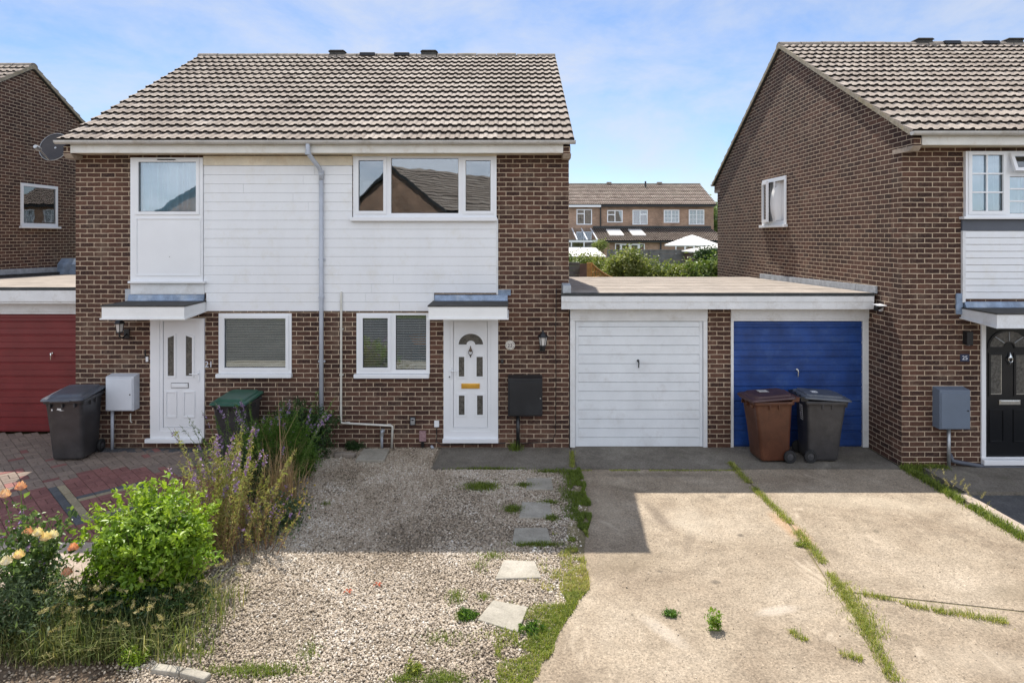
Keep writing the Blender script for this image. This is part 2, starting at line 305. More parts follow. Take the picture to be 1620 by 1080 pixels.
M['toad_leaf'] = attrmat('toadflax_stem', [(0, (.22, .28, .07, 1)), (.5, (.42, .42, .14, 1)), (1, (.50, .31, .20, 1))], .7, .3)
M['purple'] = attrmat('purple_petals', [(0, (.22, .11, .36, 1)), (.6, (.38, .24, .50, 1)), (1, (.55, .42, .58, 1))], .6, .3)
M['petal'] = attrmat('rose_petals', [(0, (.78, .38, .25, 1)), (.4, (.85, .62, .48, 1)), (.7, (.88, .74, .42, 1)), (1, (.90, .82, .74, 1))], .6, .3)
M['yellow'] = attrmat('yellow_petals', [(0, (.70, .45, .05, 1)), (1, (.85, .75, .25, 1))], .6, .3)
M['pebble'] = attrmat('gravel_pebbles', [(0, (.13, .10, .07, 1)), (.15, (.31, .245, .175, 1)), (.5, (.47, .39, .30, 1)), (.8, (.59, .515, .42, 1)), (1, (.76, .71, .64, 1))], .75, 0, .35, True, 90)
M['block'] = attrmat('paving_blocks', [(0, (.075, .08, .09, 1)), (.10, (.12, .125, .13, 1)), (.11, (.27, .23, .15, 1)), (.20, (.36, .30, .20, 1)), (.21, (.17, .075, .068, 1)), (.55, (.29, .13, .115, 1)), (.56, (.16, .125, .105, 1)), (1, (.29, .225, .18, 1))], .85, 0, .3, True, 30)
for k in M['block'].node_tree.nodes:
    if k.type == 'VALTORGB' and len(k.color_ramp.elements) == 8: k.color_ramp.interpolation = 'LINEAR'
M['deadleaf'] = simple('dead_leaf', (.40, .07, .02), .8, .3, 20)

# ------------------------------------------------------------------ mesh helpers
ORG = {}
class MB:
    def __init__(s): s.v = []; s.f = []; s.r = []; s.cur = .5
    def quad(s, *p):
        i = len(s.v); s.v += [tuple(q) for q in p]; s.f.append(tuple(range(i, i+len(p)))); s.r.append(s.cur)
    def faces(s, vs, fs):
        i = len(s.v); s.v += [tuple(q) for q in vs]
        for f in fs: s.f.append(tuple(i+k for k in f)); s.r.append(s.cur)
    def box(s, x0, x1, y0, y1, z0, z1, mat=None):
        vs = [Vector((x, y, z)) for z in (z0, z1) for y in (y0, y1) for x in (x0, x1)]
        if mat is not None: vs = [mat @ q for q in vs]
        s.faces(vs, [(0, 2, 3, 1), (4, 5, 7, 6), (0, 1, 5, 4), (2, 6, 7, 3), (0, 4, 6, 2), (1, 3, 7, 5)]); return s
    def tube(s, pts, rad, n=8, caps=True):
        pts = [Vector(p) for p in pts]; rs = rad if isinstance(rad, (list, tuple)) else [rad]*len(pts)
        rings = []; up = None
        for i, p in enumerate(pts):
            d = (pts[min(i+1, len(pts)-1)]-pts[max(i-1, 0)])
            d = d.normalized() if d.length > 1e-9 else Vector((0, 0, 1))
            if up is None:
                up = Vector((0, 0, 1)) if abs(d.z) < .9 else Vector((1, 0, 0))
            a = d.cross(up).normalized(); b = a.cross(d).normalized(); up = b
            rings.append([p+rs[i]*(math.cos(2*math.pi*k/n)*a+math.sin(2*math.pi*k/n)*b) for k in range(n)])
        vs = [q for r in rings for q in r]; fs = []
        for i in range(len(pts)-1):
            for k in range(n):
                k2 = (k+1) % n; fs.append((i*n+k, (i+1)*n+k, (i+1)*n+k2, i*n+k2))
        if caps: fs.append(tuple(range(n))); fs.append(tuple(range((len(pts)-1)*n+n-1, (len(pts)-1)*n-1, -1)))
        s.faces(vs, fs); return s
    def prism(s, poly, axis, a, b):          # poly in the two other axes, extruded along axis from a to b
        def mk(u, v, w):
            return {'x': (w, u, v), 'y': (u, w, v), 'z': (u, v, w)}[axis]
        n = len(poly); vs = [mk(u, v, a) for u, v in poly]+[mk(u, v, b) for u, v in poly]
        fs = [tuple(range(n)), tuple(range(2*n-1, n-1, -1))]+[(k, n+k, n+(k+1) % n, (k+1) % n) for k in range(n)]
        s.faces(vs, fs); return s
    def lathe(s, prof, centre=(0, 0, 0), n=20, axis='z'):
        c = Vector(centre); vs = []; fs = []
        for r, h in prof:
            for k in range(n):
                a = 2*math.pi*k/n; u, v = r*math.cos(a), r*math.sin(a)
                vs.append(c+Vector({'z': (u, v, h), 'y': (u, h, v), 'x': (h, u, v)}[axis]))
        for i in range(len(prof)-1):
            for k in range(n):
                k2 = (k+1) % n; fs.append((i*n+k, i*n+k2, (i+1)*n+k2, (i+1)*n+k))
        fs.append(tuple(range(n-1, -1, -1))); fs.append(tuple(range((len(prof)-1)*n, len(prof)*n)))
        s.faces(vs, fs); return s
    def build(s, name, mat, parent=None, smooth=False, bevel=0, uvo=(0, 0), kind=None, rnd=False, recalc=True, rot=None):
        me = bpy.data.meshes.new(name)
        o0 = ORG.get(parent.name, Vector()) if parent else Vector()
        vs = [(a-o0.x, b-o0.y, c-o0.z) for a, b, c in s.v]
        me.from_pydata(vs, [], s.f)
        if recalc:
            bm = bmesh.new(); bm.from_mesh(me); bmesh.ops.recalc_face_normals(bm, faces=bm.faces); bm.to_mesh(me); bm.free()
        uv = me.uv_layers.new(name='UVMap')
        co = np.array(s.v)
        me.update()
        for p in me.polygons:
            n = p.normal; ax = max(range(3), key=lambda k: abs(n[k]))
            for li, vi in zip(p.loop_indices, p.vertices):
                X = co[vi]
                u, v = ((X[1], X[2]), (X[0], X[2]), (X[0], X[1]))[ax]
                uv.data[li].uv = (u-uvo[ax == 0 and 1 or 0], v)
        if rnd:
            at = me.attributes.new('rnd', 'FLOAT', 'FACE'); at.data.foreach_set('value', s.r)
        if smooth:
            me.polygons.foreach_set('use_smooth', [True]*len(me.polygons))
        me.materials.append(M[mat] if isinstance(mat, str) else mat)
        o = bpy.data.objects.new(name, me); C.objects.link(o)
        if parent: o.parent = parent; ORG[o.name] = o0
        if bevel:
            b = o.modifiers.new('bevel', 'BEVEL'); b.width = bevel; b.segments = 2; b.limit_method = 'ANGLE'; b.angle_limit = R(40)
        if kind: o['kind'] = kind
        return o
def tag(o, label=None, cat=None, group=None, kind=None):
    if label: o['label'] = label
    if cat: o['category'] = cat
    if group: o['group'] = group
    if kind: o['kind'] = kind
    return o
def thing(name, loc, label, cat, group=None):
    o = bpy.data.objects.new(name, None); o.empty_display_size = .2; C.objects.link(o); o.location = loc
    ORG[o.name] = Vector(loc); return tag(o, label, cat, group)
def copy_tree(o, loc, rotz, parent=None):
    c = o.copy(); C.objects.link(c)
    if parent: c.parent = parent
    else: c.location = loc; c.rotation_euler = (0, 0, rotz)
    for ch in o.children: copy_tree(ch, None, None, c)
    return c
def setmat(root, names):                   # a copy in another colour gets its own mesh
    for ch in root.children:
        k = ch.name.split('.')[0]
        if k in names:
            ch.data = ch.data.copy(); ch.data.materials[0] = M[names[k]]
def B(*a): return MB().box(*a)

def np_mesh(name, verts, faces, mat, rnd=None, parent=None, smooth=False):
    me = bpy.data.meshes.new(name); nv = len(verts); nf, k = faces.shape
    o0 = ORG.get(parent.name, Vector()) if parent else Vector()
    verts = np.asarray(verts, dtype=np.float32)-np.array(o0, dtype=np.float32)
    me.vertices.add(nv); me.vertices.foreach_set('co', verts.ravel())
    me.loops.add(nf*k); me.loops.foreach_set('vertex_index', faces.astype(np.int32).ravel())
    me.polygons.add(nf); me.polygons.foreach_set('loop_start', np.arange(0, nf*k, k, dtype=np.int32))
    me.polygons.foreach_set('loop_total', np.full(nf, k, dtype=np.int32))
    if smooth: me.polygons.foreach_set('use_smooth', np.ones(nf, dtype=bool))
    me.update(calc_edges=True)
    if rnd is not None:
        at = me.attributes.new('rnd', 'FLOAT', 'FACE'); at.data.foreach_set('value', np.asarray(rnd, dtype=np.float32))
    me.materials.append(M[mat]); o = bpy.data.objects.new(name, me); C.objects.link(o)
    if parent: o.parent = parent; ORG[o.name] = o0
    return o
def wall_grid(mb, axis, plane, thick, u0, u1, z0, z1, openings):
    """wall with real openings; axis 'y': wall in the xz plane at y=plane..plane+thick, axis 'x' likewise"""
    us = sorted({u0, u1, *[a for o in openings for a in o[:2]]}); zs = sorted({z0, z1, *[a for o in openings for a in o[2:4]]})
    us = [u for u in us if u0 <= u <= u1]; zs = [z for z in zs if z0 <= z <= z1]
    def hole(u, z): return not (u0 < u < u1 and z0 < z < z1) or any(o[0] < u < o[1] and o[2] < z < o[3] for o in openings)
    def pt(u, w_, z): return (u, w_, z) if axis == 'y' else (w_, u, z)
    a, b = plane, plane+thick
    for i in range(len(us)-1):
        for j in range(len(zs)-1):
            ua, ub, za, zb = us[i], us[i+1], zs[j], zs[j+1]; um, zm = (ua+ub)/2, (za+zb)/2
            if hole(um, zm): continue
            sg = 1 if axis == 'y' else -1
            q1 = [pt(ua, a, za), pt(ub, a, za), pt(ub, a, zb), pt(ua, a, zb)]; q2 = [pt(ua, b, za), pt(ua, b, zb), pt(ub, b, zb), pt(ub, b, za)]
            if sg < 0: q1.reverse(); q2.reverse()
            mb.quad(*q1); mb.quad(*q2)
            for cond, u in ((hole(ua-1e-4, zm), ua), (hole(ub+1e-4, zm), ub)):
                if cond:
                    q = [pt(u, a, za), pt(u, a, zb), pt(u, b, zb), pt(u, b, za)]
                    if (u == ub) != (sg < 0): q.reverse()
                    mb.quad(*q)
            for cond, z in ((hole(um, za-1e-4), za), (hole(um, zb+1e-4), zb)):
                if cond:
                    q = [pt(ua, a, z), pt(ua, b, z), pt(ub, b, z), pt(ub, a, z)]
                    if (z == zb) != (sg < 0): q.reverse()
                    mb.quad(*q)
    return mb

PROF = [(0, 0), (.060, .0), (.074, .012), (.088, .021), (.118, .021), (.134, .010), (.144, 0), (.15, 0)]
def tiled_slope(mb, O, U, S, width, length, courses, step=.15, lip=.047, jit=1.0):
    """real lapped tiles: O eave corner, U along the eave, S up the slope"""
    O = Vector(O); U = Vector(U).normalized(); S = Vector(S).normalized(); Nn = U.cross(S).normalized()
    if Nn.z < 0: Nn = -Nn
    g = length/courses; tw = step*2; nt_ = max(1, round(width/tw)); k = width/(nt_*tw)
    for c in range(courses):
        for i in range(nt_):
            ds = random.gauss(0, .004)*jit; dh = random.gauss(0, .0022)*jit; rot_ = random.gauss(0, .003)*jit
            val = min(1, max(.05, random.gauss(.5, .22)))
            u0 = i*tw*k; s0 = c*g+ds-.012; s1 = (c+1)*g+.02
            pr = [(u, h) for rep in (0, 1) for (u, h) in [(a+rep*step, b) for a, b in PROF[:-1]]]+[(2*step-.003, 0)]
            n = len(pr); vs = []
            for (u, h) in pr: vs.append(O+U*(u0+u*k)+S*(s0+rot_*u*3)+Nn*(max(h-.004, 0)*1.0))
            for (u, h) in pr: vs.append(O+U*(u0+u*k)+S*(s0+rot_*u*3)+Nn*(h+lip+dh))
            for (u, h) in pr: vs.append(O+U*(u0+u*k)+S*s1+Nn*(h+.004))
            fs = []
            for a in range(n-1):
                fs.append((n+a, n+a+1, 2*n+a+1, 2*n+a))
            fs.append((0, n, 2*n)); fs.append((n-1, 3*n-1, 2*n-1)); mb.cur = val
            mb.faces(vs, fs); mb.cur = 0.0; mb.faces(vs[:2*n], [(a, a+1, n+a+1, n+a) for a in range(n-1)])      # tile nose painted near-black, the lap shade put into its colour

# ------------------------------------------------------------------ windows and doors
def window(parent, plane, outer, panes, axis='y', frame_mat='upvc', out=.03, depth=.07, leaf=True, sill=None, blind=None, bars=None, sgn=-1, open_leaf=None, glassm='glass'):
    """outer=(u0,u1,z0,z1); panes=[(u0,u1,z0,z1,casement)]; faces towards sgn along the axis"""
    mb = MB()
    a = plane+sgn*out if sgn < 0 else plane-depth+out
    a = plane-out if sgn < 0 else plane+out-depth
    wall_grid(mb, axis, a, depth, *outer[:4], [p[:4] for p in panes])
    def bx(m, u0, u1, w0, w1, z0, z1):
        if axis == 'y': m.box(u0, u1, w0, w1, z0, z1)
        else: m.box(w0, w1, u0, u1, z0, z1)
    f = mb.build('window', frame_mat, parent)
    for p in panes:
        if len(p) > 4 and p[4]:
            e = .048; m = MB(); ff = plane+sgn*(out+.016); bb = plane+sgn*(out-.001)
            wall_grid(m, axis, min(ff, bb), abs(ff-bb), p[0]-e, p[1]+e, p[2]-e, p[3]+e, [p[:4]])
            m.build('casement', frame_mat, f, bevel=.004)
        g = MB(); gy = plane+sgn*(out-.028)
        bx(g, p[0]-.004, p[1]+.004, gy-.002, gy+.002, p[2]-.004, p[3]+.004)
        g.build('pane', glassm, f)
        # dark rubber gasket
        gk = MB(); gw = plane+sgn*(out-.020)
        wall_grid(gk, axis, gw-.003, .006, p[0]-.001, p[1]+.001, p[2]-.001, p[3]+.001, [(p[0]+.006, p[1]-.006, p[2]+.006, p[3]-.006)])
        gk.build('gasket', 'black', f)
        if bars:
            m = MB(); nu, nz = bars; by = plane+sgn*(out-.012)
            for i in range(1, nu):
                u = p[0]+(p[1]-p[0])*i/nu; bx(m, u-.011, u+.011, by-.012, by+.006, p[2], p[3])
            for j in range(1, nz):
                z = p[2]+(p[3]-p[2])*j/nz; bx(m, p[0], p[1], by-.0145, by+.0065, z-.011, z+.011)
            m.build('glazing_bar', frame_mat, f)
        if blind in ('slats', 'closed'):
            hs = .0075 if blind == 'slats' else .0145
            m = MB(); z = p[3]-.01; by = plane-sgn*.035
            while z > p[2]+.01:
                th = random.gauss(0, .0012)
                if axis == 'y':
                    m.quad((p[0]-.01, by-.007, z-hs+th), (p[1]+.01, by-.007, z-hs-th), (p[1]+.01, by+.006, z+hs-th), (p[0]-.01, by+.006, z+hs+th))
                z -= .040
            for u in (p[0]+.12, p[1]-.12): m.box(u-.0015, u+.0015, by-.013, by-.011, p[2], p[3])
            m.build('blind', 'blind' if blind == 'slats' else 'blind_reflection', f)
        if blind == 'net' or blind == 'net_half':
            m = MB(); by = plane-sgn*.05; n = int((p[1]-p[0])/.012); pts = []
            for i in range(n+1):
                u = p[0]-.02+(p[1]-p[0]+.04)*i/n; pts.append((u, by+.030*math.sin(i*.75+1.4*math.sin(i*.23))))
            for i in range(n):
                (ua, wa), (ub, wb) = pts[i], pts[i+1]
                q = [(ua, wa, p[2]-.02), (ub, wb, p[2]-.02), (ub, wb, p[3]+.02), (ua, wa, p[3]+.02)]
                if axis == 'x': q = [(b_, a_, c_) for a_, b_, c_ in q]
                m.quad(*q)
            m.build('curtain', 'net', f, smooth=True)
    if sill:
        m = MB(); u0, u1, z0, z1 = sill; w_ = plane+sgn*(out+.06)
        bx(m, u0, u1, min(w_, plane), max(w_, plane), z0, z1); m.build('sill', frame_mat, f, bevel=.006)
    return f

def mould(mb, plane, x0, x1, z0, z1, w_=.028, h=.012):
    """raised moulding ring round a door panel"""
    wall_grid(mb, 'y', plane-h, h, x0, x1, z0, z1, [(x0+w_, x1-w_, z0+w_, z1-w_)])

# ------------------------------------------------------------------ house shell
TAN = .5585; DEP = 8.65
def house(name, label, cat, x0, x1, y0, openings, gable_l=(), gable_r=(), tilem='tile', brick='brick', uvx=None, group=None, z_e=4.90, dep=DEP, corbels=(1, 1), detail=True, gutter='gutter', fascia='fascia', step=.15, ncourse=17, zb=0):
    T = thing(name, ((x0+x1)/2, y0, zb), label, cat, group); th = .27
    zt = z_e-.185; uvx = x0 if uvx is None else uvx; hw = dep/2
    m = MB(); wall_grid(m, 'y', y0, th, x0, x1, zb, zt, openings); m.build('wall', brick, T, uvo=(uvx, 0))
    m = MB(); wall_grid(m, 'y', y0+dep-th, th, x0, x1, zb, zt, []); m.build('wall', brick, T, uvo=(uvx, 0))
    for side, ops, xa in ((0, gable_l, x0), (1, gable_r, x1-th)):
        m = MB(); wall_grid(m, 'x', xa, th, y0+th, y0+dep-th, zb, zt, ops)
        # outer skin covering the corner returns
        xo = x0 if side == 0 else x1
        top = lambda y: z_e+.09+TAN*(min(y-y0, y0+dep-y))
        zz = zt
        poly = [(y0, zz), (y0+dep, zz), (y0+dep, top(y0+dep)), (y0+hw, top(y0+hw)), (y0, top(y0))]
        m.prism(poly, 'x', xa, xa+th); 
        m.build('wall', brick, T, uvo=(0, y0+(0 if side == 0 else .03)), recalc=False)
        if corbels[side]:
            sx = (xo, xo+.11) if side == 0 else (xo-.11, xo)
            for yy, d in ((y0, -1), (y0+dep, 1)):
                c = MB(); a, b = sorted((yy, yy+d*.285))
                e0 = top(yy) - .02; e1 = e0-TAN*.285
                pl = [(yy, zt-.015), (yy+d*.285, zt-.015), (yy+d*.285, e1), (yy, e0)]
                c.prism(pl, 'x', *sx); c.build('corbel', brick, T, uvo=(0, y0))
                c = MB(); ex = (xo-.012, xo+.115) if side == 0 else (xo-.115, xo+.012)
                c.prism([(yy-d*.22, zt-.085), (yy+d*.22, zt-.085), (yy+d*.285, zt-.02), (yy+d*.285, zt-.016), (yy-d*.22, zt-.016)], 'x', *ex)
                c.build('corbel_stone', 'stone', T)
    # roof
    ov = .33; vx = .06; xa, xb = x0-vx, x1+vx; ln = math.hypot(hw+ov, (hw+ov)*TAN)
    base = B(xa+.02, xb-.02, 0, 0, 0, 0); base = MB()
    zr = z_e+(hw+ov)*TAN
    base.prism([(y0-ov+.02, z_e-.012), (y0+hw, zr-.012), (y0+dep+ov-.02, z_e-.012), (y0+dep+ov-.05, z_e-.05), (y0+hw, zr-.09), (y0-ov+.05, z_e-.05)], 'x', xa+.012, xb-.012)
    roof = base.build('roof', 'felt_black', T)
    cs = math.cos(math.atan(TAN)); sn = math.sin(math.atan(TAN))
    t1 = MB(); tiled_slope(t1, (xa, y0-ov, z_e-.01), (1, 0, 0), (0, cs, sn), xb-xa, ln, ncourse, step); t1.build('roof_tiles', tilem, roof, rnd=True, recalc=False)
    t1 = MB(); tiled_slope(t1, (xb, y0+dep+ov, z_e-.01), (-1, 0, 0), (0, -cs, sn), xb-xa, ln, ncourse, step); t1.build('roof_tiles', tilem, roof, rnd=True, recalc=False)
    rt = MB(); x = xa-.005; 
    while x < xb-.02:
        e = min(x+.44, xb+.005); dz = random.gauss(0, .003)
        pr = [(y0+hw+.125*math.cos(a)*1.0, zr-.035+.088*math.sin(a)+dz) for a in [math.pi*k/8 for k in range(9)]]
        rt.prism([(y0+hw-.125, zr-.10)]+pr[::-1]+[(y0+hw+.125, zr-.10)], 'x', x+.004, e-.004); x += .45
    rt.build('ridge_tile', 'ridge', roof)
    for xs in ((xa-.004, xa+.028), (xb-.028, xb+.004)):
        v = MB(); v.prism([(y0-ov+.03, z_e-.055), (y0-ov+.03, z_e+.012), (y0+hw, zr+.018), (y0+dep+ov-.03, z_e+.012), (y0+dep+ov-.03, z_e-.055), (y0+hw, zr-.07)], 'x', *xs)
        v.build('verge', 'mortar', roof)
    # fascia, soffit, gutter
    fa, fb = x0+.115, x1-.115
    for yy, d in ((y0, -1), (y0+dep, 1)):
        a, b = sorted((yy+d*.30, yy+d*.275)); B(fa, fb, a, b, z_e-.195, z_e-.045).build('fascia', fascia, T, bevel=.003)
        a, b = sorted((yy+d*.274, yy-d*.0)); B(fa, fb, a, b, z_e-.193, z_e-.183).build('soffit', 'clad_stain', T)
        g = MB(); yc = yy+d*.365; zc = z_e-.012
        gp = [(yc+.056*math.cos(a), zc+.056*math.sin(a)) for a in [math.pi+math.pi*k/10 for k in range(11)]]
        gi = [(yc+.050*math.cos(a), zc+.050*math.sin(a)) for a in [2*math.pi-math.pi*k/10 for k in range(11)]]
        g.prism(gp+gi, 'x', xa-.01, xb+.01)
        for xe in (xa-.012, xb+.006): g.prism(gp, 'x', xe, xe+.006)
        x = xa+.5
        while x < xb:
            g.prism([(yc+.062*math.cos(a), zc+.062*math.sin(a)) for a in [math.pi+math.pi*k/8 for k in range(9)]]+[(yc+.057, zc), (yc-.057, zc)], 'x', x-.012, x+.012); x += .97
        g.build('gutter', gutter, T)
    # inside
    B(x0+th, x1-th, y0+th, y0+dep-th, zb+.01, zb+.05).build('floor_slab', 'intfloor', T)
    B(x0+th+.002, x1-th-.002, y0+th+.002, y0+dep-th-.002, zb+2.32, zb+2.52).build('floor_slab', 'interior', T)
    B(x0+th+.004, x1-th-.004, y0+3.6, y0+3.7, zb+.06, zb+2.3).build('inner_wall', 'interior', T)
    B(x0+th+.004, x1-th-.004, y0+3.6, y0+3.7, zb+2.53, zb+4.6).build('inner_wall', 'interior', T)
    return T

def rect(a, b, c, d): return (fx(a), fx(b), fz(d), fz(c))        # pixel edges x0,x1,ytop,ybottom measured on the facade

# ================================================================== THE SETTING
def sheet(name, pts, z, mat, thick=None, kind='structure', lab=None):
    m = MB()
    if thick: m.prism(pts, 'z', z-thick, z)
    else: m.quad(*[(x, y, z) for x, y in pts])
    o = m.build(name, mat, kind=kind); return o
sheet('ground', [(-300, -300), (300, -300), (300, 600), (-300, 600)], -.075, 'lawn')
sheet('road', [(-80, -17), (80, -17), (80, -7.4), (-80, -7.4)], -.06, 'tarmac')
sheet('pavement', [(-80, -7.3), (80, -7.3), (80, -5.75), (-80, -5.75)], -.03, 'slab', .04)
m = MB(); x = -40
while x < 40:
    if not (-.2 < x < 6.5): m.box(x+.004, x+.91, -7.43, -7.3, -.2, .0)
    x += .915
m.build('kerb', 'slab', kind='structure')
# gravel bed, soil, driveway slabs with open joints, apron, paths
sheet('gravel_bed', [(-2.95, -5.75), (.6, -5.75), (1.05, -4.3), (1.05, -.005), (-3.3, -.005)], -.016, 'gravel_base')
sheet('soil', [(-12, -6.1), (-2.6, -6.1), (-2.6, -5.5), (-2.7, -3.6), (-2.75, -.002), (-3.75, -.002), (-3.55, -3.3), (-12, -3.3)], -.022, 'soil')
d = MB()
JX = lambda y: 3.28 if y > -2.8 else 3.28+(y+2.8)*.15
d.prism([(.97, -.99), (.955, -2.4), (.79, -3.4), (.70, -4.25), (.42, -4.9), (.15, -5.55), (.1, -5.75), (2.84, -5.75), (3.02, -4.72), (3.19, -3.4), (3.27, -2.8), (3.27, -.99)], 'z', -.12, .0)
d.prism([(3.30, -.99), (3.30, -2.8), (3.22, -3.4), (3.09, -4.25), (5.72, -4.85), (5.72, -.99)], 'z', -.12, .002)
d.prism([(3.085, -4.275), (2.88, -5.75), (7.6, -5.75), (7.6, -5.15), (5.72, -4.87)], 'z', -.12, -.001)
d.build('driveway', 'drive', kind='structure')
sheet('joint_fill', [(.2, -5.7), (7.5, -5.7), (5.9, -4.0), (5.9, -.9), (.97, -.9)], -.006, 'jointsoil')
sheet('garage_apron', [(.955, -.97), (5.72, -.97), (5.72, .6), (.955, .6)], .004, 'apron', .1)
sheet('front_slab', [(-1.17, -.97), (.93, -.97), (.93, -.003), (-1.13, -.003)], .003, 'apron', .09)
sheet('path_edging', [(5.80, -4.8), (5.97, -4.8), (5.97, -1.95), (5.80, -1.95)], .03, 'pathc', .1)
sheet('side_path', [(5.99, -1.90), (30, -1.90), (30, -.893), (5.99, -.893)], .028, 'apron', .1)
sheet('side_yard', [(5.98, -5.75), (30, -5.75), (30, -1.92), (5.98, -1.92)], -.01, 'tarmac', .05)
sheet('path', [(-12, -4.35), (-3.45, -4.35), (-3.45, -3.26), (-12, -3.26)], -.002, 'pathc', .06)

# block paving, real blocks on a 45 degree lattice with charcoal and buff bands
m = MB(); s2 = math.sqrt(2)
m.cur = .05
from itertools import product
def inreg(x, y): 
    xr = -3.15 - (.35 if y < -1.6 else 0)
    return -12.2 < x < xr and -3.24 < y < (-.015 if x > -7.05 else .78)
def blk(x, y, w_, l_, ang, val):
    if not inreg(x, y): return
    m.cur = val; g_ = .0035; dz = random.gauss(0, .0016)
    mt = Matrix.Translation((x, y, 0)) @ Matrix.Rotation(ang, 4, 'Z') @ Matrix.Rotation(random.gauss(0, .006), 4, 'X')
    a, b = l_/2-g_, w_/2-g_; c_ = .004
    vs = [mt @ Vector(q) for q in [(-a, -b, -.03), (a, -b, -.03), (a, b, -.03), (-a, b, -.03), (-a, -b, dz-c_), (a, -b, dz-c_), (a, b, dz-c_), (-a, b, dz-c_),
          (-a+c_, -b+c_, dz), (a-c_, -b+c_, dz), (a-c_, b-c_, dz), (-a+c_, b-c_, dz)]]
    m.faces(vs, [(0, 1, 5, 4), (1, 2, 6, 5), (2, 3, 7, 6), (3, 0, 4, 7), (4, 5, 9, 8), (5, 6, 10, 9), (6, 7, 11, 10), (7, 4, 8, 11), (8, 9, 10, 11)])
for ip, iq in product(range(-40, 40), range(-60, 60)):
    p_, q_ = -5.54+ip*.2, -1.73+iq*.2
    x, y = (p_+q_)/s2, (p_-q_)/s2
    if not inreg(x, y): continue
    period_p, period_q = ip % 9, iq % 8
    red = -3.24 < y < -1.15-.25*math.sin(x*1.3)-(.9 if x < -6.2 else 0)
    def base():
        if red: return random.uniform(.26, .46)
        return random.uniform(.66, .90) if random.random() < .94 else random.uniform(.25, .5)
    v = [None, None]; orient = (ip+iq) % 2            # orient 0: split across p
    BUFF = lambda: random.uniform(.12, .19); CH = lambda: random.uniform(0, .09)
    onA = ip == 0 and -7 <= iq <= 0; onB = iq == 0 and 0 <= ip <= 3; onC = iq == -4 and 1 <= ip <= 4; onD = ip == 4 and -4 <= iq <= -1
    onE = ip == 4 and 0 <= iq < 6
    if onA: orient = 0; v = [CH(), BUFF()]
    elif onD: orient = 0; v = [BUFF(), CH()]
    elif onE: orient = 0; v = [CH(), BUFF()]
    elif onB: orient = 1; v = [BUFF(), CH()]
    elif onC: orient = 1; v = [CH(), BUFF()]
    for k in (0, 1):
        val = v[k] if v[k] is not None else base(); o_ = -.05 if k == 0 else .05
        pp, qq = (p_+o_, q_) if orient == 0 else (p_, q_+o_)
        bx_, by_ = (pp+qq)/s2, (pp-qq)/s2
        blk(bx_, by_, .1, .2, R(-45) if orient == 0 else R(45), val)
x = -7.0                                              # soldier course along the edges
while x < -3.2: blk(x, -.12, .1, .2, R(90), random.uniform(0, .09)); x += .1
m.build('block_paving', 'block', kind='structure', rnd=True)
sheet('paving_sand', [(-12.3, -3.25), (-3.12, -3.25), (-3.12, .79), (-12.3, .79)], -.012, 'soil')

# ================================================================== MIDDLE HOUSE (21 and 23)
ops = []
def opening(r, e=.012): ops.append((r[0]+e, r[1]-e, r[2]+e, r[3]-e)); return r
W_up = opening(rect(560, 785.6, 245, 343.6)); W_21up = opening(rect(209, 323, 250, 446)); W_21 = opening(rect(346.7, 461.7, 495.5, 590)); W_23 = opening(rect(564.4, 680, 495, 590.5))
D_21 = opening(rect(239.4, 324.4, 503, 692)); D_23 = opening(rect(702, 788, 503, 692))
H = house('brick_house', 'middle pair of brown brick houses with white cladding and white doors', 'house', -7.03, .916, 0, ops, uvx=.916)
f = window(H, 0, W_up, [rect(568.6, 607.7, 254.5, 334)+(True,), rect(619.8, 725.7, 251, 337.5), rect(737, 776.3, 254.5, 334)+(True,)], out=.055, sill=(fx(556), fx(786.5), fz(350), fz(343.8)))
tag(f, 'wide three pane window reflecting a gable roof')
B(*rect(558, 786, 243, 247)[:2], -.062, -.03, fz(247.5), fz(243)).build('trim', 'clad_stain', f)
f = window(H, 0, W_21up, [rect(222, 313, 257, 335)+(True,)], out=.05, blind='net', sill=(fx(208), fx(328), fz(447.5), fz(444)))
wp = rect(218, 320, 345, 436); mm = MB(); wall_grid(mm, 'y', -.062, .012, *wp, [(wp[0]+.018, wp[1]-.018, wp[2]+.018, wp[3]-.018)]); mm.build('panel_bead', 'upvc', f, bevel=.003)
mm = MB(); mm.lathe([(.008, -.060), (.008, -.049)], (fx(271), 0, fz(406)), 8, 'y'); mm.build('fixing', 'metal', f)
mm = MB(); mm.box(fx(252), fx(281), -.066, -.05, fz(254.4), fz(252.6)); mm.build('trickle_vent', 'mortar', f)
window(H, 0, W_21, [rect(356, 452.8, 503.3, 581)+(True,)], out=.02, blind='closed', sill=(fx(344), fx(463), fz(596.4), fz(590.4)))
f = window(H, 0, W_23, [rect(574.4, 614, 502.8, 581)+(True,), rect(626.4, 674.4, 498.3, 584.4)], out=.02, blind='slats', sill=(fx(561), fx(679.5), fz(597), fz(591)))

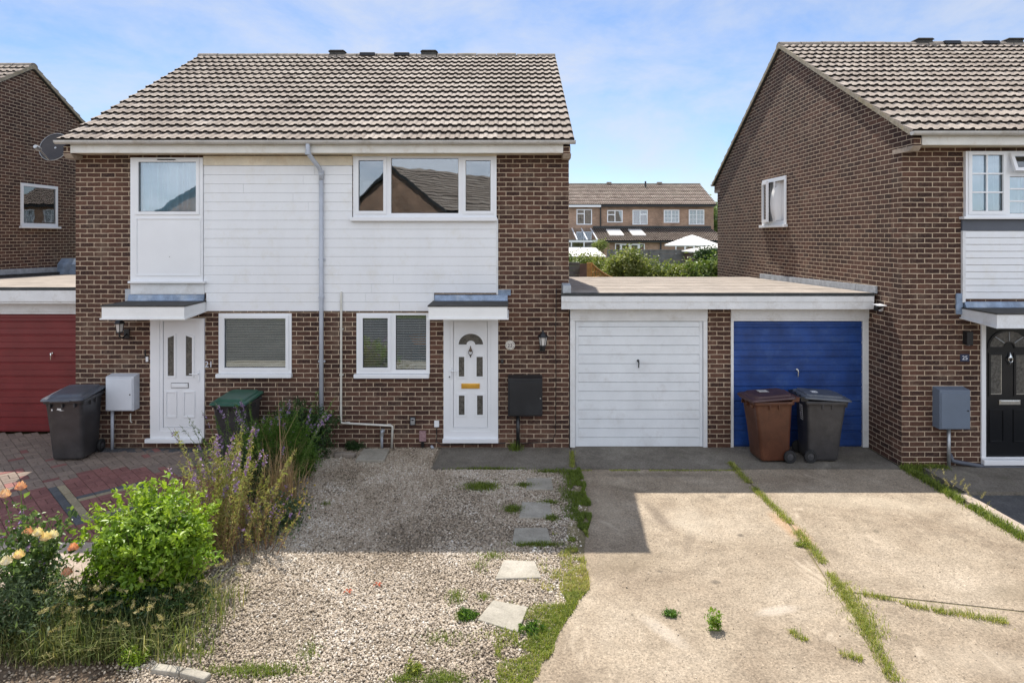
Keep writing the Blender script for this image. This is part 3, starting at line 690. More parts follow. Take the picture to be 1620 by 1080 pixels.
# shiplap cladding
cl = MB(); y_ = 248.0; k = 0
tops = [248]+[262.5+14.32*i for i in range(17)]
for i in range(len(tops)-1):
    za, zb_ = fz(tops[i+1]), fz(tops[i])
    if tops[i+1] > 493: zb_ = fz(tops[i]); za = fz(492)
    segs = [(323.5, 558)] if tops[i] < 346 else ([(323.5, 785.5)] if tops[i] < 462 else [(327.5, 687)])
    for (a, b) in segs:
        cuts = [a]+([random.uniform(a+40, a+(b-a)*.45)] if random.random() < .2 and b-a > 200 else [])+([random.uniform(a+(b-a)*.55, b-40)] if random.random() < .5 and b-a > 200 else [])+[b]
        for c0, c1 in zip(cuts[:-1], cuts[1:]):
            xa, xb = fx(c0)+.0012, fx(c1)-.0012; e = random.gauss(0, .0012)
            top = zb_-.0012; pr = [(-.002, za+.001), (-.031+e, za+.001), (-.031+e, za+.003), (-.0285+e, top-.002), (-.024, top), (-.002, top)]
            cl.prism(pr, 'x', xa, xb)
cl.build('cladding', 'clad', H)
B(fx(209), fx(325), -.05, -.002, fz(465), fz(447.6)).build('apron_board', 'wpaint', H, bevel=.003)
B(fx(323.5), fx(559), -.045, -.002, fz(262), fz(247.2)).build('top_board', 'clad_stain', H, bevel=.003)
B(fx(785.5), fx(788), -.034, -.001, fz(466), fz(346)).build('corner_trim', 'wpaint', H)

def canopy(parent, x0, x1, wallz_top, flash, yw=0, pj=.72, zf=(2.157, 2.357), wood='wpaint_clean'):
    za, zb_ = zf; c = MB()
    c.box(x0, x1, yw-pj, yw-pj+.022, za, zb_); 
    for xs in ((x0, x0+.02), (x1-.02, x1)):
        c.prism([(yw-pj+.023, za), (yw-.001, za+.045), (yw-.001, zb_-.008), (yw-pj+.023, zb_)], 'x', *xs)
    o = c.build('canopy', wood, parent, bevel=.003)
    c = MB(); c.prism([(yw-pj-.02, za-.004), (yw-pj-.02, za+.018), (yw-pj-.001, za+.018), (yw-pj-.001, za-.004)], 'x', x0-.02, x1+.02)
    for xs in ((x0-.02, x0-.001), (x1+.001, x1+.02)):
        c.prism([(yw-pj, za-.004), (yw-.001, za+.041), (yw-.001, za+.06), (yw-pj, za+.018)], 'x', *xs)
    c.build('drip_trim', wood, o)
    c = MB(); c.prism([(yw-pj+.024, za+.006), (yw-.002, za+.051), (yw-.002, za+.06), (yw-pj+.024, za+.015)], 'x', x0+.021, x1-.021); c.build('soffit', 'upvc', o)
    c = MB(); c.prism([(yw-pj-.012, zb_-.012), (yw-pj-.012, zb_+.008), (yw-.003, zb_+.012), (yw-.003, zb_-.004)], 'x', x0-.012, x1+.012); c.build('felt', 'felt', o)
    fl = MB(); fl.prism([(yw-.09, zb_+.013), (yw-.075, zb_+.022), (yw-.045, wallz_top), (yw-.002, wallz_top+.004), (yw-.002, zb_+.014)], 'x', flash[0], flash[1])
    fl.build('flashing', 'lead', o)
    return o
canopy(H, -6.16, -4.92, fz(465.6), (fx(206), fx(325)))
canopy(H, -1.255, -.07, fz(466.5), (fx(688), fx(803)))
B(fx(199), fx(207), -.02, -.001, fz(478), fz(457)).build('flashing', 'lead_pale', H)
B(fx(786.5), fx(808), -.018, -.001, fz(467), fz(458)).build('flashing', 'lead', H)

def arc(cx, cz, rx_, rz_, a0, a1, n): return [(cx+rx_*math.cos(a0+(a1-a0)*k/n), cz+rz_*math.sin(a0+(a1-a0)*k/n)) for k in range(n+1)]
def doorframe(parent, r, leaf, plane=0, mat='upvc', out=.025, depth=.09):
    m = MB(); wall_grid(m, 'y', plane-out, depth, *r, [leaf]); o = m.build('door_frame', mat, parent, bevel=.004)
    e = .030; m = MB(); l2 = (leaf[0]-e, leaf[1]+e, leaf[2]-e, leaf[3]+e)
    wall_grid(m, 'y', plane-out-.010, .011, *r, [(l2[0]-.02, l2[1]+.02, l2[2]-.02, l2[3]+.02)]); m.build('trim', mat, o, bevel=.004)
    return o
def doorleaf(parent, leaf, plane, mat): return B(leaf[0]+.004, leaf[1]-.004, plane-.008, plane+.04, leaf[2]+.004, leaf[3]-.004).build('door', mat, parent, bevel=.004)
# door 23
L23 = rect(717, 771.7, 508, 676); doorframe(H, D_23, L23)
B(fx(701), fx(788.5), -.10, -.03, fz(698), fz(691.5)).build('doorstep', 'upvc', H, bevel=.006)
d23 = doorleaf(H, L23, 0, 'upvc'); tag(d23, 'white door with arched light, knocker and brass letterbox')
pl = -.008
cx_, cz_ = fx(745), fz(544.7)
def fan(door, cx, cz, ro, ri, hz, pl, ringmat, glassm='obscured_glass'):
    g = MB(); g.prism(arc(cx, cz, ro, hz, 0, math.pi, 20)+arc(cx, cz, ri, ri*.9, math.pi, 0, 12), 'y', pl-.004, pl-.0005); g.build('pane', glassm, door)
    rg = MB(); q = arc(cx, cz, ro+.03, hz+.03, 0, math.pi, 20); q2 = arc(cx, cz, ro, hz, 0, math.pi, 20)
    for i in range(20): rg.prism([q[i], q[i+1], q2[i+1], q2[i]], 'y', pl-.014, pl-.0005)
    q = arc(cx, cz, ri, ri*.9, 0, math.pi, 12); q2 = arc(cx, cz, ri-.018, ri*.9-.018, 0, math.pi, 12)
    for i in range(12): rg.prism([q[i], q[i+1], q2[i+1], q2[i]], 'y', pl-.014, pl-.0005)
    rg.box(cx-ro-.03, cx-ri+.01, pl-.0135, pl-.0005, cz-.022, cz+.001); rg.box(cx+ri-.01, cx+ro+.03, pl-.0135, pl-.0005, cz-.022, cz+.001)
    rg.build('moulding', ringmat, door)
fan(d23, cx_, cz_, .197, .07, .175, pl, 'upvc', 'obscure')
def pane_rect(door, r, mat='obscure', ring='upvc', w_=.03):
    g = MB(); g.box(r[0], r[1], pl-.004, pl-.0005, r[2], r[3]); g.build('pane', mat, door)
    m = MB(); mould(m, pl-.0005, r[0]-w_, r[1]+w_, r[2]-w_, r[3]+w_, w_, .012); m.build('moulding', ring, door, bevel=.003)
for a in ((726, 734.6, 564, 595), (754, 763.8, 564, 595), (726, 735, 625, 655.5), (754.8, 764, 625, 655.5)): pane_rect(d23, rect(*a))
def letterbox(door, r, mat, yo=0):
    m = MB(); m.box(r[0], r[1], yo+pl-.016, yo+pl-.001, r[2], r[3]); m.box(r[0]+.02, r[1]-.02, yo+pl-.022, yo+pl-.014, r[2]+.015, r[3]-.012)
    m.build('letterbox', mat, door, bevel=.003)
letterbox(d23, rect(730, 759, 606, 614), 'gold')
def knocker(door, x, z, mat, y=0, s=1):
    m = MB(); m.lathe([(.0, -.045), (.022, -.040), (.026, -.02), (.02, -.008)], (x, y, z+.025*s), 12, 'y')
    m.tube([(x, y-.02, z+.095*s), (x, y-.028, z+.06*s), (x, y-.03, z+.02*s)], [.004, .012*s, .02*s], 8)
    m.tube([(x+.030*s*math.cos(a), y-.036, z-.005*s+.045*s*math.sin(a)) for a in [math.pi*2*k/16 for k in range(17)]], .006, 6)
    m.tube([(x, y-.03, z-.05*s), (x, y-.026, z-.075*s), (x, y-.018, z-.095*s)], [.012*s, .008*s, .003], 8)
    m.build('knocker', mat, door, smooth=False)
knocker(d23, fx(744.5), fz(556), 'bronze')
def handle(parent, x, z, d, mat, y=-.035):
    m = MB(); m.box(x-.014, x+.014, y-.012, y+.002, z-.13, z+.06); m.tube([(x, y-.01, z), (x, y-.045, z), (x+d*.03, y-.05, z), (x+d*.13, y-.048, z)], .009, 8)
    m.lathe([(.010, -.006), (.010, .0)], (x, y-.012, z-.085), 10, 'y'); m.build('handle', mat, parent, bevel=.002)
handle(d23, fx(713), fz(585), 1, 'upvc')
m = MB(); m.lathe([(.011, -.003), (.011, .0)], (fx(711.6), -.049, fz(595)), 12, 'y'); m.build('keyhole', 'black', d23)
# door 21
L21 = rect(258.7, 311.7, 507.8, 675.6); doorframe(H, D_21, L21)
B(fx(234), fx(323), -.10, -.03, fz(698), fz(691.5)).build('doorstep', 'upvc', H, bevel=.006)
d21 = doorleaf(H, L21, 0, 'upvc'); tag(d21, 'white door with two slant topped lights')
for (a, b, zt0, zt1) in ((266.3, 276, 534, 530.5), (294.8, 304.6, 530.5, 534)):
    z0 = fz(594); pg = [(fx(a), z0), (fx(b), z0), (fx(b), fz(zt1)), (fx(a), fz(zt0))]
    g = MB(); g.prism(pg, 'y', pl-.004, pl-.0005); g.build('pane', 'obscure', d21)
    cxx = sum(p[0] for p in pg)/4; czz = sum(p[1] for p in pg)/4
    po = [(cxx+(p[0]-cxx)*1.62, czz+(p[1]-czz)*1.11) for p in pg]
    m = MB()
    for i in range(4): m.prism([pg[i], pg[(i+1) % 4], po[(i+1) % 4], po[i]], 'y', pl-.012, pl-.0006)
    m.build('moulding', 'upvc', d21)
for a in ((262.3, 280.3, 618.5, 660), (290, 309, 618.5, 660)):
    m = MB(); mould(m, pl-.0005, *rect(*a)[:4], .022, .012); m.build('moulding', 'upvc', d21, bevel=.003)
r = rect(272, 298, 606, 612.8); letterbox(d21, r, 'upvc')
m = MB(); wall_grid(m, 'y', pl-.006, .0055, r[0]-.008, r[1]+.008, r[2]-.008, r[3]+.008, [r]); m.build('letterbox_surround', 'black', d21)
handle(d21, fx(316), fz(590), -1, 'upvc')

# ridge vents, pipes
zr = 4.90+(DEP/2+.33)*TAN
roof = [c for c in H.children if c.name.startswith('roof')][0]
def vent(parent, x, yc, kind='hood', z0=zr):
    m = MB()
    if kind == 'hood':
        m.box(x-.17, x+.17, yc-.11, yc+.11, z0-.02, z0+.07); m.prism([(x-.20, z0+.07), (x+.20, z0+.07), (x+.15, z0+.105), (x-.15, z0+.105)], 'y', yc-.14, yc+.14)
        m.build('ridge_vent', 'felt', parent, bevel=.01)
    else:
        m.prism([(yc-.18, z0-.03), (yc-.14, z0+.05), (yc+.14, z0+.05), (yc+.18, z0-.03)], 'x', x-.17, x+.17); m.build('ridge_vent', 'black', parent, bevel=.01)
for px, kd in ((535, 'hood'), (583, 'flat'), (637, 'flat'), (679.5, 'hood')): vent(roof, (px-810)*14.865/FPX, DEP/2, kd)
DP = thing('downpipe', (fx(510), -.05, 0), 'tall pale grey downpipe running from the gutter to the ground between the two doors', 'downpipe')
m = MB(); X = fx(510.3); m.tube([(fx(498), -.36, 4.86), (fx(498), -.355, 4.72), (fx(500), -.33, 4.66), (fx(508), -.12, 4.50), (X, -.075, 4.42), (X, -.07, 4.3)], .036, 12)
m.tube([(X, -.07, 4.42), (X, -.07, .09)], .034, 12); m.build('pipe', 'pipe_grey', DP, smooth=True)
m = MB()
for z in (4.43, 4.40, 2.42, 4.69): m.lathe([(.034, 0), (.044, .003), (.044, .045), (.034, .048)], (X if z < 4.6 else fx(498), -.07 if z < 4.6 else -.355, z-.02), 14)
for z in (3.03, 1.4, .5): m.box(X-.055, X+.055, -.06, -.03, z-.012, z+.012)
m.build('bracket', 'pipe_grey', DP)
WP = thing('waste_pipe', (fx(541), -.03, 0), 'thin dirty white overflow pipe dropping down the wall and running along to the right', 'pipe')
m = MB(); m.tube([(fx(541), -.0, fz(462)), (fx(541), -.045, fz(462.5)), (fx(541), -.05, fz(465)), (fx(541), -.05, fz(560)), (fx(540.6), -.045, fz(664)), (fx(541), -.045, fz(667.3)), (fx(543), -.045, fz(667.8)), (fx(619), -.045, fz(671.8)), (fx(621.5), -.045, fz(673)), (fx(621.8), -.045, fz(676)), (fx(620.5), -.05, .01)], .018, 10)
m.build('pipe', 'pipe_white', WP, smooth=True)
m = MB()
for px, py in ((541, 592), (541, 520), (551, 667.6), (616, 671)): m.box(fx(px)-.028, fx(px)+.028, -.05, -.001, fz(py)-.010, fz(py)+.010)
m.build('clip', 'pipe_white', WP)
GP = thing('gas_pipe', (fx(605), -.03, 0), 'short pale grey soil pipe coming out of the brick wall above the square drain cover', 'pipe')
m = MB(); m.tube([(fx(605.5), 0, fz(681)), (fx(605.5), -.06, fz(681.5)), (fx(605.5), -.075, fz(685)), (fx(605.5), -.075, .02)], .021, 12); m.build('pipe', 'pipe_grey', GP, smooth=True)
m = MB(); m.lathe([(.038, -.012), (.038, 0)], (fx(605.5), 0, fz(681)), 16, 'y'); m.lathe([(.021, 0), (.028, .002), (.028, .06), (.021, .062)], (fx(605.5), -.075, fz(687.5)), 12); m.build('collar', 'metal', GP)

# ---- lanterns (built once, copied)
def lantern(label, kind=0):
    T = thing('wall_lantern', (0, 0, 0), label, 'wall light', 'lanterns beside the front doors')
    m = MB(); m.box(-.045, .045, -.018, 0, -.16, -.02); m.tube([(0, -.01, -.09), (0, -.11, -.14), (0, -.2, -.11), (0, -.2, -.05)], .013, 8); m.build('bracket', 'black', T, bevel=.004)
    c = (0, -.2, 0)
    m = MB()
    for k in range(6):
        a, b = [2*math.pi*(k+j)/6 for j in (0, 1)]
        r0, r1 = .046, .064
        m.quad(*[(c[0]+r*math.cos(t_), c[1]+r*math.sin(t_), z) for r, t_, z in ((r0, a, -.03), (r0, b, -.03), (r1, b, .10), (r1, a, .10))])
    m.build('lamp_glass', 'lampglass', T)
    m = MB()
    for k in range(6):
        a = 2*math.pi*k/6; m.tube([(c[0]+.048*math.cos(a), c[1]+.048*math.sin(a), -.03), (c[0]+.066*math.cos(a), c[1]+.066*math.sin(a), .10)], .005, 5)
    m.lathe([(.02, -.05), (.052, -.045), (.050, -.026), (.02, -.026)], c, 6); m.lathe([(.085, .10), (.088, .108), (.05, .15), (.022, .175), (.012, .19), (.016, .20), (.002, .215)], c, 6)
    m.build('lamp_housing', 'black', T); return T
la = lantern('black lantern on the brick wall above the black meter cabinet'); la.location = (fx(858), -.002, fz(540))
lb = copy_tree(la, (fx(201), -.002, fz(519)), 0); lb['label'] = 'black lantern under the left end of the canopy, above the pale grey meter cabinet'

# ---- meter cabinets
def cabinet(label, x, z0, z1, w_, y, body, door, pipemat, pipex, pipe_r=.028, doorrect=None, black=False, zend=.0):
    # x centre and w_ width at the wall
    T = thing('meter_cabinet', (x, y, z0), label, 'meter cabinet'); d = .19 if black else .17
    m = MB(); m.prism([(y-d, z0), (y-.001, z0), (y-.001, z1+.012), (y-d, z1-.012)], 'x', x-w_/2, x+w_/2); m.build('body', body, T, bevel=.006)
    a, b, c_, e = doorrect
    q = MB(); q.prism([(y-d-.012, c_), (y-d-.001, c_), (y-d-.001, e), (y-d-.012, e)], 'x', a, b); dd = q.build('door', door, T, bevel=.004)
    k = MB(); kx = b-.03; k.lathe([(.011, -.006), (.011, .0)], (kx, y-d-.012, (c_+e)/2), 10, 'y'); k.build('lock', 'metal' if black else 'black', dd)
    p = MB(); p.tube([(pipex, y-.10 if black else y-.08, z0), (pipex, y-.10 if black else y-.08, zend-.02)], pipe_r, 12); p.build('service_pipe', pipemat, T, smooth=True)
    return T
cabinet('black meter cabinet on the brick wall right of the white door with arched light', fx(830.5), fz(653), fz(593.5), .545, 0, 'blackbox', 'blackbox', 'black', fx(819.5), .030, (fx(806), fx(857), fz(650.5), fz(599.5)), True)
cabinet('pale grey meter cabinet on the brick wall left of the slant lit white door', -6.22, .635, 1.19, .445, 0, 'gbox', 'gboxdoor', 'pipe_grey', -6.39, .024, (-6.43, -6.02, .65, 1.145))
m = MB(); m.tube([(fx(211), -.08, fz(652)), (fx(211), -.08, fz(664)), (fx(213), -.075, fz(666))], .010, 8); o = m.build('cable_tail', 'pipe_white', smooth=True)
tag(o, 'short white cable tail hanging below the pale grey meter cabinet', 'cable')

# ---- small wall things
def textmesh(name, s, size, loc, mat, parent=None, ext=.0015, ry=0):
    c = bpy.data.curves.new(name, 'FONT'); c.body = s; c.size = size; c.extrude = ext; c.align_x = 'CENTER'; c.align_y = 'CENTER'
    o = bpy.data.objects.new(name, c); C.objects.link(o); dg = bpy.context.evaluated_depsgraph_get(); dg.update()
    me = bpy.data.meshes.new_from_object(o.evaluated_get(dg)); C.objects.unlink(o); bpy.data.objects.remove(o)
    o0 = ORG.get(parent.name, Vector()) if parent else Vector()
    mt = Matrix.Translation(Vector(loc)-o0) @ Euler((R(90), ry, 0)).to_matrix().to_4x4(); me.transform(mt); me.materials.clear(); me.materials.append(M[mat])
    n = bpy.data.objects.new(name, me); C.objects.link(n)
    if parent: n.parent = parent; ORG[n.name] = o0
    return n
T = thing('house_number_plaque', (fx(807), 0, fz(546)), 'small round ceramic number plaque between the white door and the black lantern', 'house number')
m = MB(); m.lathe([(.05, -.016), (.072, -.013), (.078, -.006), (.078, -.001)], (fx(807), 0, fz(546)), 28, 'y'); m.build('plate', 'plaque', T)
textmesh('digits', '23', .085, (fx(806.8), -.0165, fz(546.3)), 'print', T)
m = MB()
for a in range(0, 360, 24):
    if a % 72 != 0: m.lathe([(.006, -.0155), (.006, -.012)], (fx(807)+.062*math.cos(R(a)), 0, fz(546)+.062*math.sin(R(a))), 6, 'y')
m.build('leaf_border', 'leaf_dark', T)
T = thing('house_number_sign', (fx(330), 0, fz(576)), 'white door number 21 fixed to the bricks right of the slant lit white door', 'house number')
textmesh('digits', '21', .135, (fx(330.5), -.006, fz(576.5)), 'digit', T, .003)
o = B(fx(655)-.0, fx(661), -.035, -.001, fz(671), fz(660)); 
KB = thing('key_safe', (fx(653), 0, fz(665)), 'small silver and black key safe low on the wall left of the white door', 'key safe')
B(fx(648.5), fx(657.5), -.03, -.001, fz(671.5), fz(658.5)).build('body', 'black', KB, bevel=.006); B(fx(650), fx(656.8), -.045, -.0305, fz(670.8), fz(660.3)).build('cover', 'metal', KB, bevel=.006)
B(fx(651.6), fx(655.2), -.049, -.0455, fz(664), fz(662)).build('dial', 'black', KB)
JB = thing('junction_box', (fx(668.7), 0, fz(690)), 'pinkish square box above a black cable stub on the brick wall', 'junction box')
B(fx(663.8), fx(674.2), -.04, -.001, fz(697), fz(681)).build('body', 'pink', JB, bevel=.004)
m = MB(); m.tube([(fx(669), -.03, fz(697)), (fx(669), -.03, .02)], .025, 8); m.build('cable_stub', 'black', JB)
SB = thing('socket_box', (fx(691), 0, fz(669)), 'small white box with a black cable low on the wall beside the white door', 'socket box')
B(fx(687.2), fx(694.8), -.035, -.001, fz(674.5), fz(664.7)).build('body', 'upvc', SB, bevel=.004)
m = MB(); m.tube([(fx(691), -.02, fz(674.5)), (fx(691), -.012, fz(690)), (fx(690), -.012, fz(698)), (fx(700), -.012, fz(703)), (fx(760), -.012, fz(701.5)), (fx(800), -.012, fz(700))], .007, 6); m.build('cable', 'black', SB)
m = MB(); m.tube([(fx(683), -.05, fz(704)), (fx(686), -.09, .02)], .022, 12); o = m.build('pipe_stub', 'pipe_grey', smooth=True); tag(o, 'short tilted pale grey pipe stub poking up out of the gravel by the wall', 'pipe')
m = MB(); m.tube([(fx(880), -.008, fz(455)), (fx(879), -.008, fz(520)), (fx(879.5), -.008, fz(600)), (fx(878.5), -.008, fz(685)), (fx(874), -.008, fz(696)), (fx(866), -.008, fz(699)), (fx(820), -.008, fz(701))], .005, 6)
o = m.build('wall_cable', 'black', smooth=True); tag(o, 'thin black cable running down the brick wall beside the white garage', 'cable')
DB = thing('doorbell', (fx(234), 0, fz(567)), 'slim white doorbell on the bricks just left of the slant lit white door', 'doorbell')
B(fx(231.4), fx(235.2), -.022, -.001, fz(571.8), fz(563.8)).build('body', 'upvc', DB, bevel=.006)
B(fx(229.5), fx(231), -.018, -.001, fz(565), fz(553)).build('bracket', 'black', DB)
DB = thing('doorbell', (fx(794), 0, fz(571)), 'small dark doorbell on the bricks right of the white door, below the round plaque', 'doorbell')
B(fx(792.3), fx(796.6), -.02, -.001, fz(575), fz(568)).build('body', 'black', DB, bevel=.005)
m = MB(); m.lathe([(.01, -.004), (.012, 0)], (fx(794.5), -.02, fz(571)), 10, 'y'); m.build('button', 'hub', DB)
B(fx(900)-.005, fx(900), 0, 0, 0, 0)

# ---- lamp seen through the window of 23
T = thing('table_lamp', (fx(660), 1.3, 1.0), 'orange shaded lamp on a teal base seen behind the blind in the ground floor window', 'table lamp')
m = MB(); m.lathe([(.14, .02), (.21, .16), (.20, .165)], (fx(663), .32, 1.60), 20); m.build('lamp_shade', 'lampshade', T)
m = MB(); m.lathe([(.10, 0), (.17, .1), (.16, .3), (.06, .42), (.03, .50)], (fx(663), .32, 1.19), 20); m.build('lamp_base', 'teal', T)
m = MB(); m.box(fx(640), fx(690), .29, .70, 1.16, 1.19)
for xx in (fx(642), fx(686)):
    for yy in (.30, .66): m.box(xx, xx+.03, yy, yy+.03, .05, 1.16)
o = m.build('side_table', 'wood_brown'); tag(o, 'small wooden table behind the blind of the two pane ground floor window', 'table')

# ---- satellite dish
T = thing('satellite_dish', (-7.03, .25, 4.6), 'dark mesh satellite dish mounted at the left end of the tiled roof', 'satellite dish')
dc = P(85, 232, 10.76); ax = Vector((.02, -.93, .33)).normalized(); u_ = ax.cross(Vector((0, 0, 1))).normalized(); v_ = u_.cross(ax).normalized()
vs = []; fs = []; nr, na = 6, 28
for i in range(nr+1):
    rr = .245*i/nr
    for k in range(na):
        a = 2*math.pi*k/na; q = dc+u_*rr*math.cos(a)*.95+v_*rr*math.sin(a)+ax*(rr*rr*.62-.05); vs.append(q)
for i in range(nr):
    for k in range(na): fs.append((i*na+k, i*na+(k+1) % na, (i+1)*na+(k+1) % na, (i+1)*na+k))
m = MB(); m.faces(vs, fs); o = m.build('dish', 'dish', T, smooth=True); sm = o.modifiers.new('s', 'SOLIDIFY'); sm.thickness = .006
m = MB(); m.tube([dc+u_*.245*.95*math.cos(a)+v_*.245*math.sin(a)+ax*(.245*.245*.62-.05) for a in [2*math.pi*k/28 for k in range(29)]], .007, 6); m.build('rim', 'metal', T)
feed = dc+ax*.30-v_*.20
m = MB(); m.tube([dc-v_*.26-ax*.0, feed], .011, 8); m.tube([dc-ax*.04, dc-ax*.14, Vector((-7.045, dc.y+.16, dc.z-.1))], .018, 8); m.box(-7.055, -7.031, dc.y+.08, dc.y+.24, dc.z-.2, dc.z); m.build('arm', 'metal', T)
m = MB(); m.tube([feed-ax*.02, feed+ax*.03, feed+ax*.09], [.035, .04, .03], 12); m.build('receiver', 'metal', T)

# ================================================================== MIDDLE GARAGES
GR = thing('garage_block', (3.3, 2.6, 0), 'flat roofed pair of garages, one white and one blue door, between the two brick houses', 'garage')
x0g, x1g = .922, 5.744
rf = MB(); rf.prism([(-.26, 2.475), (-.26, 2.512), (5.2, 2.43), (5.2, 2.38)], 'x', .79, 5.70); roofg = rf.build('roof', 'chip', GR)
m = MB()
for k in range(1, 6): m.box(.80, 5.69, -.26+.92*k, -.26+.92*k+.10, 2.512-.0150*.92*k-.004, 2.5155-.0150*.92*k)
m.build('lap_seam', 'chip', roofg)
B(.775, 5.69, -.275, -.25, 2.464, 2.516).build('felt_edge', 'felt_black', roofg, bevel=.004)
m = MB(); m.box(.776, 5.69, -.268, -.243, 2.37, 2.4635); m.box(.776, 5.69, -.258, -.2435, 2.255, 2.3695); m.build('fascia', 'wpaint', GR, bevel=.003)
B(.79, 5.68, -.2425, .001, 2.262, 2.272).build('soffit', 'wpaint', GR)
m = MB(); m.box(.86, .935, -.02, 5.1, 2.51, 2.58) if False else m.prism([(-.30, 2.515), (-.30, 2.63), (-.0, 2.65), (-.0, 2.515)], 'x', .80, .925); m.build('flashing', 'lead_pale', roofg)
m = MB()
for k in range(9):
    ya, yb = -.25+k*.6, -.25+(k+1)*.6-.004
    if yb > 5.0: break
    ta, tb = 2.50-.0152*ya, 2.50-.0152*yb
    m.prism([(ya, ta), (yb, tb), (yb, tb+.115), (ya, ta+.115)], 'x', 5.715-.002*(k % 2), 5.746)
m.build('flashing', 'lead_pale', roofg)
wl = MB(); wl.box(fx(1120), fx(1156), -.002, .33, 0, 2.262); wl.build('wall', 'brick', GR, uvo=(fx(1120)+.03, 0))
B(x0g, x1g, 4.9, 5.1, 0, 2.37).build('wall', 'brick', GR)
B(x0g, x1g, .4, 4.9, -.02, .0).build('floor_slab', 'intfloor', GR)
def gdoor(parent, fr, leaf, dl, hx, hz, mat, framemat, kind, y=0, zhead=2.262, sc=98.2):
    """fr=(x0,x1) frame, leaf=(x0,x1,z0,z1)"""
    m = MB(); m.box(fr[0], fr[1], y+.005, y+.09, leaf[3], zhead); m.box(fr[0], leaf[0], y+.005, y+.09, 0, leaf[3]-.001); m.box(leaf[1], fr[1], y+.005, y+.09, 0, leaf[3]-.001)
    m.box(fr[0], fr[1], y-.008, y+.0045, leaf[3]+.04, zhead-.001); m.build('garage_door_frame', framemat, parent, bevel=.004)
    d = MB(); bx0, bx1, z0, z1 = leaf[0]+.006, leaf[1]-.006, leaf[2]+.01, leaf[3]-.008
    if kind == 'boards':
        d.box(bx0, bx0+.05, y+.03, y+.075, z0, z1); d.box(bx1-.05, bx1, y+.03, y+.075, z0, z1)
        z = z0; k = 0
        while z < z1-.02:
            t_ = min(z+dl-.004, z1); e = random.gauss(0, .0012)
            d.prism([(y+.07, z), (y+.034+e, z), (y+.030+e, z+.004), (y+.036+e, t_-.006), (y+.046, t_), (y+.07, t_)], 'x', bx0+.051, bx1-.051); z += dl; k += 1
    else:
        z = z0; 
        while z < z1-.02:
            t_ = min(z+dl, z1); zm = (z+t_)/2
            d.prism([(y+.07, z), (y+.045, z), (y+.045, z+.012), (y+.030, z+.024), (y+.031, zm-.006), (y+.037, zm), (y+.031, zm+.006), (y+.030, t_-.01), (y+.045, t_), (y+.07, t_)], 'x', bx0, bx1); z += dl
    o = d.build('garage_door', mat, parent)
    h = MB(); h.lathe([(.018, -.01), (.022, 0)], (hx, y+.03, hz+.02), 12, 'y'); h.tube([(hx, y+.03, hz+.02), (hx, y-.01, hz+.02), (hx+.005, y-.015, hz-.01), (hx, y-.013, hz-.085)], [.010, .011, .010, .009], 8)
    h.build('handle', 'black' if kind == 'boards' else 'chrome', o)
    return o
o = gdoor(GR, (fx(902), fx(1119.5)), (fx(910), fx(1113), .0, 2.036), .1487, fx(1010), fz(573), 'gwhite', 'wpaint', 'boards'); tag(o, 'white boarded garage door')
o = gdoor(GR, (fx(1156.5), fx(1375)), (fx(1161), fx(1365.5), .0, 2.036), .239, fx(1262), fz(587), 'gblue', 'wpaint', 'ribs'); tag(o, 'blue ribbed garage door')

# ================================================================== LEFT GARAGES AND LEFT HOUSE
YL = .80
GL = thing('garage_block', (-9.2, YL+2.6, 0), 'flat roofed garage with dark red door at the far left', 'garage')
rf = MB(); rf.prism([(YL-.26, 2.50), (YL-.26, 2.538), (YL+5.3, 2.44), (YL+5.3, 2.40)], 'x', -11.45, -7.04); rl = rf.build('roof', 'chip', GL)
B(-11.49, -7.036, YL-.275, YL-.25, 2.49, 2.541).build('felt_edge', 'felt_black', rl)
m = MB(); m.box(-11.49, -7.036, YL-.268, YL-.243, 2.30, 2.4895); m.build('fascia', 'wpaint', GL, bevel=.003)
B(-11.48, -7.037, YL-.242, YL+.01, 2.262, 2.299).build('soffit', 'wpaint', GL)
m = MB()
for k in range(9):
    ya, yb = YL-.25+k*.62, YL-.25+(k+1)*.62-.004
    ta, tb = 2.525-.0162*(ya-YL), 2.525-.0162*(yb-YL); m.prism([(ya, ta+.07), (yb, tb+.07), (yb, tb+.19), (ya, ta+.19)], 'x', -11.499, -11.468)
m.build('flashing', 'lead_pale', rl)
m = MB(); m.prism([(YL-.2, 2.53), (YL+5.2, 2.44), (YL+5.2, 2.51), (YL-.2, 2.60)], 'x', -11.49, -11.40); m.build('upstand', 'felt', rl)
m = MB(); m.prism([(YL+5.15, 2.45), (YL+5.3, 2.45), (YL+5.3, 2.85), (YL+5.15, 2.70)], 'x', -11.46, -9.4); m.build('flashing', 'lead', rl)
B(-9.27, -9.10, YL-.002, YL+.3, 0, 2.262).build('wall', 'brick', GL)
B(-11.49, -7.04, YL+5.0, YL+5.2, 0, 2.38).build('wall', 'brick', GL)
o = gdoor(GL, (-9.098, -7.036), (-9.04, -7.09, .0, 2.055), .239, -7.99, fz(575)-.0, 'gred', 'wpaint', 'ribs', y=YL); tag(o, 'dark red ribbed garage door')
o = gdoor(GL, (-11.49, -9.272), (-11.4, -9.33, .0, 2.055), .239, -10.3, fz(575), 'gwhite', 'wpaint', 'ribs', y=YL)
HL = house('brick_house', 'brown brick house with plain gable at far left behind the red garage', 'house', -19.45, -11.5, YL, [(-18.5, -16.4, 3.6, 4.6)], gable_r=[(4.77, 5.98, 3.66, 4.65)])
window(HL, -11.5, (4.76, 5.99, 3.65, 4.66), [(4.83, 5.92, 3.72, 4.59)], axis='x', sgn=1, out=.03, sill=(4.72, 6.03, 3.60, 3.648))
B(-11.58, -11.57, 4.8, 5.95, 3.68, 4.62).build('blind', 'greyblind', [c for c in HL.children if c.name.startswith('window')][-1])
